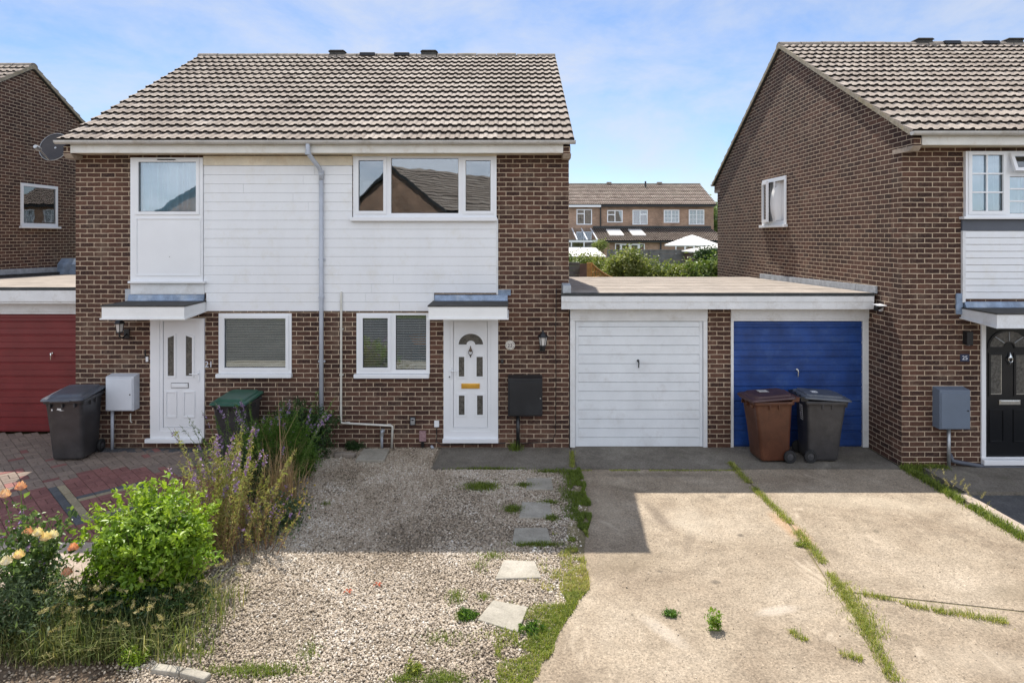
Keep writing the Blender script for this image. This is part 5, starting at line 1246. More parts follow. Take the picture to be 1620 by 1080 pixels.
p_, t_, d_ = shrub_pts((-4.22, -5.0, .26), (.50, .36, .33), 300, 22, .045, shell=.2, seed=14); leaves('foliage', p_, .040, 'leaf_grey', S, up=.6, cols=t_, aspect=.3)

# toadflax / purple spires
def spires(loc, label, n, spread, height, seed, lean=.16, flower=.3, leafden=34, mat='toad_leaf', name='purple_toadflax', cat='flowering plant', purple='purple'):
    S = thing(name, loc, label, cat); r_ = random.Random(seed); m = MB(); lf = []; fl = []; lc = []
    for k in range(n):
        b = Vector(loc)+Vector((r_.gauss(0, spread[0]*.4), r_.gauss(0, spread[1]*.4), 0)); h_ = height*r_.uniform(.55, 1.0)
        dx = (b.x-loc[0])*1.15+r_.gauss(0, lean)*h_; dy = (b.y-loc[1])*.5+r_.gauss(0, lean)*h_; cv = r_.gauss(0, .05); q_ = []
        for j in range(7):
            f_ = j/6; q_.append(b+Vector((dx*f_**1.5+cv*math.sin(f_*3), dy*f_**1.5, h_*f_)))
        m.tube(q_, [.0045*(1-.11*j) for j in range(7)], 4, caps=False)
        has = r_.random() < .5
        for j in range(int(leafden*h_)):
            f_ = r_.uniform(.1, .97); i_ = min(5, int(f_*6)); p = q_[i_].lerp(q_[i_+1], f_*6-i_)
            if has and f_ > 1-flower and r_.random() < .55:
                for _ in range(2): fl.append(p+Vector([r_.gauss(0, .011) for _ in range(3)]))
            else: lf.append(p+Vector([r_.gauss(0, .014) for _ in range(3)])); lc.append(min(1, max(0, .78-.5*f_+r_.gauss(0, .2) if mat == 'toad_leaf' else r_.random())))
    m.build('stems', 'stem' if mat != 'toad_leaf' else 'stem_brown', S); leaves('foliage', np.array(lf), .042, mat, S, up=.6, cols=np.array(lc), aspect=.16)
    if fl: tag(leaves('flowers', np.array(fl), .026, purple, S, up=.3, aspect=.7), kind='stuff')
    return S
spires((-3.12, -3.5, 0), 'tall purple flower spikes with yellow green stems right behind the bright shrub', 75, (.30, .45), 1.30, 21, .05, .20, 150)
spires((-4.45, -4.75, 0), 'thin purple spikes among the roses at the left edge', 18, (.45, .3), 1.0, 27, .05, .3, 60, 'leaf_grey')
spires((-2.75, -3.25, 0), 'short reddish stemmed spikes at the edge of the gravel beside the tall purple flowers', 40, (.3, .4), .60, 22, .14, .3, 80)
spires((-3.30, -1.6, 0), 'purple flower spikes in front of the dark green lidded bin', 60, (.50, .6), 1.22, 23, .05, .24, 110, 'leaf_mid')
spires((-3.95, -1.35, 0), 'thin pale purple spikes beside the white door', 16, (.4, .3), 1.0, 24, .08, .3, 60, 'leaf_grey')
S = thing('leafy_mound', (-3.35, -2.2, 0), 'dark green leafy mound between the purple flowers and the gravel', 'plant')
p_, t_, d_ = shrub_pts((-3.30, -2.1, .34), (.30, .55, .34), 200, 28, .05, shell=.2, seed=39); leaves('foliage', p_, .040, 'leaf_dark', S, up=.7, cols=t_, aspect=.35)
S = thing('feathery_plant', (-3.15, -1.75, 0), 'feathery mid green plant between the two clumps of purple flowers', 'plant')
p_, t_, d_ = shrub_pts((-3.20, -1.75, .62), (.36, .36, .30), 300, 34, .05, shell=.1, seed=31); leaves('foliage', p_, .05, 'leaf_mid', S, up=1, cols=t_, aspect=.10); twigs('stems', (-3.20, -1.7, .62), (.3, .3, .4), 60, 'stem_brown', S, (-2.95, -2.1, 0), .004)
S = thing('dry_stem_clump', (-2.75, -2.45, 0), 'clump of leaning dry brown stems at the gravel edge', 'plant')
xy = np.array([-2.95, -2.3])+rng.normal(0, .12, (420, 2)); blades('stems', xy, .55, .004, 'toad_leaf', S, lean=.7, cols=rng.uniform(.75, 1, 420))
S = thing('wall_shrub', (-3.2, -.45, 0), 'dark green shrub against the brick wall at the foot of the downpipe', 'shrub')
p_, t_, d_ = shrub_pts((-3.28, -.50, .36), (.50, .32, .46), 320, 30, .05, shell=.2, seed=33); leaves('foliage', p_, .042, 'leaf_dark', S, up=.6, cols=t_, aspect=.5); twigs('stems', (-3.28, -.5, .36), (.5, .32, .4), 30, 'bark', S, (-3.25, -.45, 0), .007)
S = thing('leafy_plant', (-2.95, -1.2, 0), 'light green leafy plant spilling onto the gravel below the downpipe', 'plant')
p_, t_, d_ = shrub_pts((-2.98, -1.15, .18), (.22, .30, .26), 110, 30, .045, shell=.1, seed=34); leaves('foliage', p_, .038, 'leaf_mid', S, up=.7, cols=t_, aspect=.4)
S = thing('trailing_plant', (-2.70, -2.85, 0), 'low trailing plant with small pale yellow flowers at the gravel edge', 'plant')
p_, t_, d_ = shrub_pts((-2.72, -2.85, .10), (.26, .42, .20), 130, 18, .05, shell=.1, seed=35); leaves('foliage', p_, .032, 'leaf_grey', S, up=.7, cols=t_, aspect=.6)
q = np.array([-2.70, -2.75, .22])+rng.normal(0, 1, (60, 3))*np.array([.17, .26, .07]); tag(leaves('flowers', np.repeat(q, 4, 0)+rng.normal(0, .006, (240, 3)), .026, 'yellow', S, up=1, aspect=.8), kind='stuff')
# barley grass in front of the shrub
n = 4300; x = rng.normal(-3.42, .42, n); y = rng.uniform(-5.35, -4.35, n); ok = (x < -2.45) & (x > -5) & (vnoise(x, y, 2.2, 17) > .3); xy = np.stack([x, y], 1)[ok]
o = blades('seeding_grass', xy, .24, .0042, 'grass_dry', lean=1.0, z0=-.01, droop=.45, cols=np.clip(rng.beta(1.3, 2.6, len(xy)), 0, 1)); tag(o, 'long green and straw coloured grass around the foot of the bright green shrub', 'grass', kind='stuff')
S = thing('low_leafy_weeds', (-3.35, -4.85, 0), 'dark leafy undergrowth at the foot of the bright green shrub', 'weeds')
p_, t_, d_ = shrub_pts((-3.38, -4.78, .14), (.58, .34, .22), 230, 22, .045, shell=.15, seed=46); leaves('foliage', p_, .045, 'leaf_dark', S, up=.8, cols=t_, aspect=.42)
q = []; qc = []
for k in range(95):
    bx_, by_ = -3.35+r4.gauss(0, .5), -5.3+r4.uniform(0, .85); 
    if not -4.4 < bx_ < -2.5: continue
    a = r4.uniform(0, 6.28); h_ = r4.uniform(.18, .5); c0 = Vector((bx_+math.cos(a)*.09, by_+math.sin(a)*.09, h_)); dr_ = Vector((math.cos(a), math.sin(a), .15))
    for j in range(34): q.append(c0+dr_*(.10*j/34)+Vector([r4.gauss(0, .006) for _ in range(3)])); qc.append(r4.uniform(.7, 1))
o = leaves('grass_seed_heads', np.array(q), .030, 'grass_dry', cols=np.array(qc), up=0, aspect=.12); tag(o, 'pale drooping seed heads of the long grass below the bright shrub', 'grass', kind='stuff')
n = 1900; x = rng.uniform(-5.2, -3.55, n); y = rng.uniform(-5.4, -4.3, n); ok = vnoise(x, y, 2.6, 8) > .45
o = blades('bed_weeds', np.stack([x, y], 1)[ok], .10, .004, 'grass_dry', lean=1.1, z0=-.01); tag(o, 'sparse weeds on the bare soil around the roses', 'weeds', kind='stuff')
S = thing('small_weed_clump', (*G(213, 1055), 0), 'small bright lime green weed on the soil at the bottom edge', 'weed')
p_, t_, d_ = shrub_pts((*G(213, 1050), .05), (.10, .08, .08), 40, 16, .02, shell=.1, seed=36); leaves('foliage', p_, .024, 'leaf_bright', S, up=.9, cols=np.clip(t_+.2, 0, 1), aspect=.35)

# moss, grass and weeds in joints and along the drive
def strip(pts, width, dens, h_, seed=1, gate=.35):
    r_ = np.random.default_rng(seed); out = []
    for (xa, ya), (xb, yb) in zip(pts[:-1], pts[1:]):
        L_ = math.hypot(xb-xa, yb-ya); k = int(L_*dens); f_ = r_.uniform(0, 1, k); nx, ny = -(yb-ya)/L_, (xb-xa)/L_; o_ = r_.normal(0, width, k)
        out.append(np.stack([xa+(xb-xa)*f_+nx*o_, ya+(yb-ya)*f_+ny*o_], 1))
    o_ = np.concatenate(out); return o_[vnoise(o_[:, 0], o_[:, 1], 3.1, seed) > gate]
# left edge of the drive
n = 40000; y = rng.uniform(-5.7, -.95, n); e = edge_conc(y); wd = np.interp(y, [-5.7, -5, -4, -3.2, -2.4, -1], [.75, .42, .38, .26, .24, .20])
x = e+.06*(vnoise(y*0+3, y, 5, 77)-.2)-np.abs(rng.normal(0, 1, n))*wd*.62; v1 = vnoise(x, y, 3.3, 41); v2 = vnoise(x, y, 9, 42)
ok = (v1*.55+v2*.5 > .42+.10*((e-x)/wd).clip(0, 2)) & (rng.uniform(0, 1, n) < .75) & (v2 > .22)
ok &= ~(rng.uniform(0, 1, n) < .6*np.exp(-((y+3.75)/.45)**2))
for pts in stones: ok &= ~in_poly(x, y, [G(*p) for p in pts])
dry = np.clip(rng.uniform(.1, .85, n)+.35*(vnoise(x, y, 2, 44)-.5)+.3*((y < -3.3) & (y > -4.3)), 0, 1)
dry = np.where(y > -3.0, dry*.45, dry)
o = blades('grass_strip', np.stack([x, y], 1)[ok], .030, .0032, 'grass', lean=1.0, cols=dry[ok]); tag(o, 'short patchy grass strip between the gravel and the concrete driveway', 'grass', kind='stuff')
# tufts in the gravel
tf = []
for (px, py, rx_, ry_, k) in ((762, 770, .22, .14, 1700), (830, 768, .12, .07, 420), (812, 806, .12, .1, 700), (870, 795, .13, .05, 260), (872, 820, .08, .07, 300), (850, 862, .28, .05, 700), (780, 880, .16, .08, 160), (760, 895, .1, .12, 90),
                              (722, 945, .10, .14, 200), (765, 945, .06, .05, 90), (735, 975, .09, .08, 260), (770, 742, .5, .02, 700), (870, 746, .22, .05, 500), (700, 1010, .2, .12, 160), (490, 1030, .1, .14, 130), (400, 1062, .40, .08, 900), (280, 1030, .3, .1, 500), (515, 798, .06, .05, 80), (700, 1075, .2, .08, 600), (640, 1075, .12, .04, 200)):
    cx, cy = G(px, py); tf.append(np.stack([cx+rng.normal(0, rx_*.5, k), cy+rng.normal(0, ry_*.5, k)], 1))
tf = np.concatenate(tf); o = blades('gravel_grass', tf, .034, .0028, 'grass', lean=1.0, cols=rng.uniform(0, .55, len(tf))); tag(o, 'small grass tufts growing up through the gravel and slabs', 'grass', kind='stuff')
J = [G(1155, 732), G(1185, 765), G(1250, 828), G(1285, 868), G(1325, 925), G(1365, 985), G(1400, 1050), G(1415, 1079)]
a1 = strip(J, .030, 1100, .03, 51, .22); a2 = strip([G(1325, 920), G(1372, 985), G(1385, 1010)], .07, 1300, .05, 52, .3); a3 = strip([G(1365, 940), G(1410, 950), G(1470, 965)], .022, 900, .03, 53, .3)
a4 = strip([G(1475, 966), G(1540, 975), G(1620, 990), G(1700, 1003)], .028, 1000, .03, 54, .4); a5 = strip([G(1250, 1000), G(1290, 1022), G(1365, 1045)], .02, 900, .03, 55, .4); a6 = strip([G(905, 744), G(1160, 744)], .012, 700, .02, 56, .3)
a7 = strip([G(905, 715), G(905, 740)], .02, 900, .03, 57, .1)
xy = np.concatenate([a1, a2, a3, a4, a5, a7]); o = blades('joint_weeds', xy, .036, .0026, 'grass', lean=1.1, cols=rng.uniform(.3, .95, len(xy))); tag(o, 'yellowing weeds growing in the joints of the concrete driveway', 'weeds', kind='stuff')
o = blades('joint_moss', a6, .012, .004, 'grass', lean=1.2, cols=rng.uniform(.3, .9, len(a6))); tag(o, 'moss along the joint in front of the garage doors', 'moss', kind='stuff')
K = [(5.76, -.92), (5.77, -1.6), (5.77, -2.5), (5.76, -3.4), (5.75, -4.8)]
xy = strip(K, .045, 2000, .05, 61, .2); o1 = strip([(5.78, -.95), (6.35, -.98)], .05, 2600, .05, 62, .2); xy = np.concatenate([xy, o1]); o = blades('border_weeds', xy, .055, .0035, 'grass', lean=1.0, cols=rng.uniform(0, .6, len(xy))); tag(o, 'green weeds along the border between the driveway and the right hand path', 'weeds', kind='stuff')
q = []
for k in range(22):
    b = Vector((5.77+r4.gauss(0, .05), r4.uniform(-2.6, -1.3), .10+r4.random()*.14)); a = r4.uniform(-1, 1)
    for j in range(24): q.append(b+Vector((math.sin(a)*.07*j/24, 0, .07*j/24))+Vector([r4.gauss(0, .005) for _ in range(3)]))
o = leaves('weed_seed_heads', np.array(q), .026, 'grass_dry', cols=rng.uniform(.6, 1, len(q)), up=0, aspect=.14); tag(o, 'pale grass seed heads above the weeds at the right hand border', 'weeds', kind='stuff')
for (px, py, rr, hh, lb_, mt_) in ((1130, 995, .07, .10, 'small leafy green weed standing alone on the sunlit concrete', 'leaf_bright'), (1062, 972, .06, .015, 'tiny flat weed on the concrete left of the taller weed', 'leaf_mid'), (656, 1062, .07, .04, 'grey rosette weed in the gravel at the bottom edge', 'grass'), (738, 976, .10, .022, 'spiky grey green thistle rosette beside the largest stepping slab', 'leaf_mid'), (845, 998, .12, .022, 'spiky weed at the right corner of the largest stepping slab', 'leaf_mid'), (1270, 862, .08, .012, 'rust tinted moss cushion on the driveway joint', 'grass')):
    cx, cy = G(px, py); S = thing('weed', (cx, cy, 0), lb_, 'weed')
    p_, t_, d_ = shrub_pts((cx, cy, hh*.6), (rr, rr*.8, hh), 40, 12, .014, shell=.1, seed=px); spk = 'spiky' in lb_; leaves('foliage', p_, .05 if spk else .026, mt_, S, up=.9, cols=t_, aspect=.13 if spk else .4)
S = thing('weed', (fx(812), -.15, 0), 'small weed at the foot of the black meter cabinet pipe', 'weed'); blades('foliage', np.array([fx(815), -.1])+rng.normal(0, .05, (160, 2)), .10, .004, 'grass', S, lean=1, cols=rng.uniform(0, .5, 160))
S = thing('weed', (fx(562), -.1, 0), 'dark green weed behind the square drain cover', 'weed'); p_, t_, d_ = shrub_pts((fx(563), -.12, .06), (.16, .08, .09), 60, 14, .02, shell=.1, seed=71); leaves('foliage', p_, .03, 'leaf_dark', S, cols=t_)

# ================================================================== BEHIND THE GARAGES
GZ = .45
sheet('back_gardens', [(-30, 8), (60, 8), (60, 45), (-30, 45)], .06, 'lawn')
sheet('rear_terrain', [(-60, 45), (90, 45), (90, 120), (-60, 120)], .5, 'lawn')
def gfence(name, x0, x1, y, z0, z1, mat, label, post=2.2, board=.15, postmat=None):
    T = thing(name, ((x0+x1)/2, y, z0), label, 'fence'); m = MB(); z = z0
    while z < z1-.03: e = random.gauss(0, .002); m.box(x0, x1, y-.012+e, y+.012+e, z+.004, min(z+board-.004, z1)); z += board
    m.build('panel', mat, T); x = x0
    while x <= x1+.01: B(x-.05, x+.05, y-.075, y-.013, z0, z1+.02).build('post', postmat or mat, T); x += post
    B(x0, x1, y-.04, y+.03, z1+.004, z1+.035).build('top_rail', postmat or mat, T); return T
def PX(px, D): return (px-810)*D/FPX
def PZ(py, D): return CAMZ-(py-375)*D/FPX
gfence('garden_fence', PX(962, 31), PX(1094, 31), 31+CAMY, .2, PZ(396, 31), 'wood_grey', 'weathered grey horizontal board fence in the back gardens', 2.0, .3)
gfence('garden_fence', PX(860, 17.5), PX(917, 17.5), 17.5+CAMY, .1, PZ(417, 17.5), 'wood_grey', 'low grey slatted fence behind the garage roof next to the house corner', 1.8, .12)
gp = thing('garden_gate', (PX(926, 17.2), 17.2+CAMY, .1), 'brown boarded gate between grey fence and orange trellis', 'gate')
B(PX(917, 17.2), PX(928, 17.2), 17.2+CAMY-.03, 17.2+CAMY, .1, PZ(417, 17.2)).build('boards', 'wood_brown', gp); B(PX(928.5, 17.2), PX(935, 17.2), 17.2+CAMY-.05, 17.2+CAMY+.05, .1, PZ(415.5, 17.2)).build('post', 'wood_orange', gp)
tr = thing('trellis_fence', (PX(955, 18), 18+CAMY, .1), 'orange brown trellis fence panel with a sloping top', 'fence')
m = MB(); A0 = Vector((PX(936, 17.3), 17.3+CAMY, 0)); A1 = Vector((PX(990, 20.5), 20.5+CAMY, 0)); zt0, zt1 = PZ(417, 17.3), PZ(441, 20.5)
N_ = 16
for k in range(N_+1):
    f_ = k/N_; p = A0.lerp(A1, f_); zt_ = zt0+(zt1-zt0)*math.sin(f_*math.pi/2)**.85; m.box(p.x-.02, p.x+.02, p.y-.02, p.y+.02, .2, zt_)
m.build('slats', 'wood_orange', tr); m = MB()
for z in np.arange(.5, 2.9, .13):
    for k in range(N_):
        f0, f1 = k/N_, (k+1)/N_; za_ = zt0+(zt1-zt0)*math.sin(f1*math.pi/2)**.85
        if z < za_: p, q_ = A0.lerp(A1, f0), A0.lerp(A1, f1); m.tube([(p.x, p.y-.03, z), (q_.x, q_.y-.03, z)], .016, 4)
m.build('cross_slats', 'wood_orange', tr); m = MB()
m.tube([(A0.lerp(A1, k/N_).x, A0.lerp(A1, k/N_).y, zt0+(zt1-zt0)*math.sin(k/N_*math.pi/2)**.85) for k in range(N_+1)], .035, 6); m.build('capping', 'wood_orange', tr)
def gshrub(px, py, D, rx_, rz__, mat, label, seed, size=.09, cl=120, cat='shrub', nm='garden_bush', per=26, base=.06):
    x = PX(px, D); z = PZ(py, D); y = D+CAMY; T = thing(nm, (x, y, base), label, cat, None)
    p_, t_, d_ = shrub_pts((x, y, z), (rx_, rx_*.8, rz__), cl, per, size*1.1, shell=.35, lumps=.16, seed=seed, zmin=base); leaves('foliage', p_, size, mat, T, up=.6, cols=t_, aspect=.5, nrm=d_*.4)
    m = MB(); r_ = random.Random(seed)
    for k in range(7): a = r_.uniform(0, 6.28); m.tube([(x, y, base), (x+.15*math.cos(a), y+.15*math.sin(a), z*.5), (x+rx_*.5*math.cos(a), y+rx_*.4*math.sin(a), z+rz__*.3)], [.05, .035, .012], 6)
    m.build('stems', 'bark', T); return T
gshrub(915, 428, 21.5, 1.1, .40, 'leaf_garden2', 'low green hedge plant right beside the corner of the middle house', 81)
gshrub(950, 428, 21.0, .9, .42, 'leaf_garden', 'yellow green bush behind the orange trellis', 82)
gshrub(993, 424, 20.0, .62, .62, 'leaf_garden', 'tallest pale flowering bush in front of the grey board fence', 83, cl=150)
gshrub(1022, 434, 20.5, .55, .38, 'leaf_garden', 'pale bush just right of the tallest flowering bush', 84)
gshrub(1052, 440, 20.8, .65, .35, 'leaf_garden2', 'dark bush at the right end of the grey board fence', 85)
gshrub(1085, 438, 20.5, .70, .38, 'leaf_garden', 'brownish green bush behind the middle of the garage roof', 86)
gshrub(1122, 437, 20.0, .65, .50, 'leaf_garden2', 'large leaved bush against the rear corner of the right house', 87, size=.12)
gshrub(1150, 436, 20.5, .9, .75, 'leaf_garden2', 'green bush tucked behind the right house', 88)
gshrub(880, 428, 21.5, 1.1, .62, 'leaf_garden2', 'green bush behind the middle house', 92)
gshrub(1122, 407, 27, .55, .32, 'leaf_dark', 'dark tree top beside the small shed roof', 89)
sh = thing('garden_shed', (PX(925, 26), 26+CAMY, .1), 'garden shed with pale flat felt roof behind the bushes', 'shed')
xa, xb = PX(870, 26), PX(962, 26); B(xa+.1, xb-.15, 26+CAMY, 28.5+CAMY, .06, PZ(405, 26)).build('wall', 'wood_brown', sh)
m = MB(); m.prism([(25.8+CAMY, PZ(407, 25.8)), (25.8+CAMY, PZ(405.5, 25.8)), (29+CAMY, PZ(392, 29)), (29+CAMY, PZ(393.5, 29))], 'x', xa, xb-.1); m.build('roof', 'shed_roof', sh)
s2_ = thing('garden_shed', (PX(1120, 29), 29+CAMY, .1), 'small shed with a sloping light grey roof beside the parasol', 'shed')
xa, xb = PX(1096, 29), PX(1150, 29); B(xa+.15, xb, 29+CAMY, 31+CAMY, .06, PZ(399, 29)).build('wall', 'wood_brown', s2_)
m = MB(); m.prism([(xa, PZ(400, 29)), (xb, PZ(391, 29)), (xb, PZ(389, 29)), (xa, PZ(398, 29))], 'y', 28.8+CAMY, 31.2+CAMY); m.build('roof', 'shed_roof', s2_)
# parasol
D_ = 39; pa = thing('parasol', (PX(1095, D_), D_+CAMY, .3), 'large cream parasol with a small top vent in the back garden', 'parasol')
cx, cy = PX(1095, D_), D_+CAMY; rp_ = 1.62; zb_ = PZ(387, D_); za_ = PZ(376, D_)
m = MB()
for k in range(8):
    a, b = 2*math.pi*(k+.5)/8, 2*math.pi*(k+1.5)/8; f_ = .3
    c1 = (cx+rp_*math.cos(a), cy+rp_*math.sin(a), zb_); c2 = (cx+rp_*math.cos(b), cy+rp_*math.sin(b), zb_); d1 = (cx+rp_*f_*math.cos(a), cy+rp_*f_*math.sin(a), za_); d2 = (cx+rp_*f_*math.cos(b), cy+rp_*f_*math.sin(b), za_)
    m.quad(c1, c2, d2, d1); m.quad(c1, (c1[0], c1[1], zb_-.09), (c2[0], c2[1], zb_-.09), c2)
m.build('canopy', 'canvas', pa)
m = MB()
for k in range(8):
    a, b = 2*math.pi*(k+.5)/8, 2*math.pi*(k+1.5)/8; r2_ = rp_*.36; m.quad((cx+r2_*math.cos(a), cy+r2_*math.sin(a), za_-.01), (cx+r2_*math.cos(b), cy+r2_*math.sin(b), za_-.01), (cx, cy, PZ(371.5, D_)))
m.build('top_vent', 'canvas', pa); m = MB(); m.tube([(cx, cy, .3), (cx, cy, za_+.1)], .03, 8); m.build('pole', 'metal', pa)

# terrace of houses beyond the gardens
D0 = 50; Y0 = D0+CAMY; zg = .5
TB = thing('terrace_house', (4, Y0, zg), 'long terrace of pale brown brick houses with a tiled roof beyond the gardens', 'house')
def bw(px0, px1, py0, py1, D=D0): return (PX(px0, D), PX(px1, D), PZ(py1, D), PZ(py0, D))
wins = [bw(912, 936.5, 331, 355.5), bw(960.5, 985, 332.5, 352), bw(1000.5, 1024.5, 332, 355.5), bw(1050, 1074.5, 332, 352.5), bw(1089.5, 1114, 331.5, 355.5)]
xe0, xe1 = -8, PX(1129, D0)
m = MB(); wall_grid(m, 'y', Y0, .3, xe0, xe1, zg, PZ(327.5, D0)+.25, [(w_[0]+.03, w_[1]-.03, w_[2]+.03, w_[3]-.03) for w_ in wins]); m.build('wall', 'brick_far', TB)
m = MB(); eg, rg_ = PZ(327.5, D0)+.2, PZ(291.5, 54.2)
m.prism([(Y0+.3, zg), (Y0+8.4, zg), (Y0+8.4, eg), (Y0+4.2, rg_-.12), (Y0+.3, eg+.15)], 'x', xe1-.3, xe1-.005); m.build('wall', 'brick_far', TB)
B(xe0, xe1-.3, Y0+8.1, Y0+8.4, zg, eg).build('wall', 'brick_far', TB)
m = MB(); m.prism([(Y0-.3, eg-.05), (Y0+4.2, rg_-.05), (Y0+8.7, eg-.05), (Y0+8.7, eg-.12), (Y0+4.2, rg_-.14), (Y0-.3, eg-.12)], 'x', xe0, xe1+.12); rb = m.build('roof', 'felt_black', TB)
tl = (rg_-eg)/4.5; c1 = math.cos(math.atan(tl)); s1 = math.sin(math.atan(tl))
m = MB(); tiled_slope(m, (xe0, Y0-.33, eg-.03), (1, 0, 0), (0, c1, s1), xe1+.15-xe0, 4.53/c1, 14, .165, .075); m.build('roof_tiles', 'tile_far', rb, rnd=True, recalc=False)
m = MB(); tiled_slope(m, (xe1+.15, Y0+8.73, eg-.03), (-1, 0, 0), (0, -c1, s1), xe1+.15-xe0, 4.53/c1, 14, .33, .045); m.build('roof_tiles', 'tile_far', rb, rnd=True, recalc=False)
B(xe0, xe1+.15, Y0+4.05, Y0+4.35, rg_-.02, rg_+.06).build('ridge_tile', 'ridge', rb)
for px in (964, 1044): B(PX(px-3.5, 54), PX(px+3.5, 54), Y0+4.0, Y0+4.4, rg_+.05, rg_+.17).build('ridge_vent', 'ridge', rb)
for (px, pt_, pb_, D) in ((1021, 287, 300, 53.4), (906.5, 311, 320, 51.3), (989.5, 311, 320, 51.3), (1080, 310, 319, 51.3)):
    m = MB(); m.tube([(PX(px+1.5, D), D+CAMY, PZ(pb_+2, D)), (PX(px, D), D+CAMY-.05, PZ(pb_-3, D)), (PX(px, D), D+CAMY-.05, PZ(pt_, D))], .07, 8); m.build('flue', 'black', rb)
B(xe0, PX(950, D0), Y0-.32, Y0-.28, eg-.22, eg-.06).build('fascia', 'upvc', TB); B(PX(950, D0)+.01, xe1, Y0-.32, Y0-.28, eg-.2, eg-.06).build('fascia', 'black', TB)
B(PX(950, D0)-.04, PX(950, D0)+.04, Y0-.1, Y0-.02, zg, eg-.1).build('downpipe', 'black', TB)
for k, w_ in enumerate(wins):
    um = (w_[0]+w_[1])/2; e = .07
    ps = [(w_[0]+e, um-.035, w_[2]+e, w_[3]-e), (um+.035, w_[1]-e, w_[2]+e, w_[3]-e-.0)]
    f = window(TB, Y0, w_, ps, out=.04, depth=.1, bars=(2, 3) if k >= 3 else None)
    if k in (0, 1, 2):
        j = 0 if k < 2 else 1; m = MB(); m.box(ps[j][0], ps[j][1], Y0-.055, Y0+.0, w_[3]-.38, w_[3]-.31); m.build('transom', 'upvc', f)
    if k == 2: m = MB(); m.box(w_[0]+.1, w_[1]-.1, Y0+.12, Y0+.14, w_[2], w_[3]); m.build('curtain', simple('pink_curtain', (.36, .10, .12), .9), f)
B(xe0+.3, xe1-.3, Y0+1.5, Y0+1.6, zg, eg).build('inner_wall', 'interior', TB)
# single storey rear extensions
D1 = 46; Y1 = D1+CAMY
EX = thing('rear_extension', (PX(1040, D1), Y1, zg), 'low tiled rear extension with two white skylights and white patio doors', 'extension')
xl, xr = PX(949, D1), PX(1150, D1); ze, zt_ = PZ(381, D1), PZ(361, D0)
pd = bw(973, 1020, 385, 404, D1)
m = MB(); wall_grid(m, 'y', Y1, .25, xl, xr, zg, ze, [(pd[0], pd[1], pd[2], pd[3])]); m.build('wall', 'brick_far', EX)
m = MB(); m.prism([(Y1+.25, zg), (Y0-.01, zg), (Y0-.01, zt_-.2), (Y1+.25, ze)], 'x', xl, xl+.25); m.build('wall', 'brick_far', EX)
m = MB(); m.prism([(Y1-.3, ze-.02), (Y0-.01, zt_-.09), (Y0-.01, zt_-.17), (Y1-.3, ze-.1)], 'x', xl-.1, xr); re_ = m.build('roof', 'felt_black', EX)
sl = (zt_-ze)/(Y0-Y1+.3); c1 = math.cos(math.atan(sl)); s1 = math.sin(math.atan(sl)); ll = (Y0-Y1+.28)/c1
m = MB(); tiled_slope(m, (xl-.12, Y1-.32, ze+.0), (1, 0, 0), (0, c1, s1), xr-xl+.12, ll, 12, .165, .075); m.build('roof_tiles', 'tile_far', re_, rnd=True, recalc=False)
B(xl, xr, Y0-.35, Y0-.012, zt_-.06, zt_+.16).build('flashing', 'felt_black', re_)
for (a, b) in ((963, 985.5), (999, 1020)):
    xa, xb = PX(a, 47.5), PX(b, 47.5); m = MB(); O_ = Vector((0, Y1+1.0, ze+(1.3)*sl)); 
    m.prism([(Y1+1.0, ze+1.3*sl+.08), (Y1+1.0, ze+1.3*sl+.15), (Y1+2.9, ze+3.2*sl+.15), (Y1+2.9, ze+3.2*sl+.08)], 'x', xa, xb); m.build('skylight', 'shed_roof', re_)
fp = window(EX, Y1, pd, [bw(974.5, 980.5, 386.5, 403, D1), bw(984, 994.5, 388, 403, D1), bw(999, 1008.5, 388, 403, D1), bw(1012.5, 1018.5, 386.5, 403, D1)], out=.04, depth=.1); fp['label'] = 'white patio doors'
p2 = bw(1068, 1110, 386, 404, D1)
fp = window(EX, Y1-.02, p2, [bw(1070, 1082, 388, 402, D1), bw(1085, 1096, 388, 402, D1), bw(1099, 1108, 388, 402, D1)], out=.04, depth=.05)
B(PX(1045, D1)-.05, PX(1045, D1)+.05, Y1-.08, Y1-.01, zg, ze).build('downpipe', 'black', EX)
CO = thing('conservatory', (PX(920, D1), Y1, zg), 'white framed lean-to conservatory beside the low extension', 'conservatory')
xl2, xr2 = PX(860, D1), PX(946, D1)
m = MB(); m.box(xl2, xr2, Y1, Y1+.08, PZ(383.5, D1), PZ(380, D1)); m.box(xl2, xr2, Y1, Y1+.08, PZ(392.5, D1), PZ(390.8, D1))
for px in (862, 883, 904, 924, 945): m.box(PX(px-.9, D1), PX(px+.9, D1), Y1-.01, Y1+.07, zg, PZ(380.2, D1))
m.build('frame', 'upvc', CO)
m = MB()
for px in (862, 883, 913, 929, 945): m.prism([(Y1-.02, PZ(380, D1)), (Y1-.02, PZ(378.5, D1)), (Y0-.03, PZ(360.5, D0)), (Y0-.03, PZ(362, D0))], 'x', PX(px, D1)-.035, PX(px, D1)+.035)
m.build('roof_bar', 'upvc', CO)
m = MB(); m.prism([(Y1, PZ(379.9, D1)), (Y1, PZ(379.4, D1)), (Y0-.03, PZ(361.2, D0)), (Y0-.03, PZ(361.8, D0))], 'x', xl2, xr2); m.build('roof_glass', 'glass', CO)
m = MB(); m.box(xl2, xr2, Y1+.03, Y1+.04, PZ(390.5, D1), PZ(384, D1)); m.build('pane', 'glass', CO)
B(xl2, xr2, Y1+.01, Y1+.07, zg, PZ(393, D1)).build('wall', 'upvc', CO)
gshrub(950, 389, 40, .45, .22, 'leaf_garden', 'small pale shrub top between the conservatory and the patio doors', 95, .10, 50)

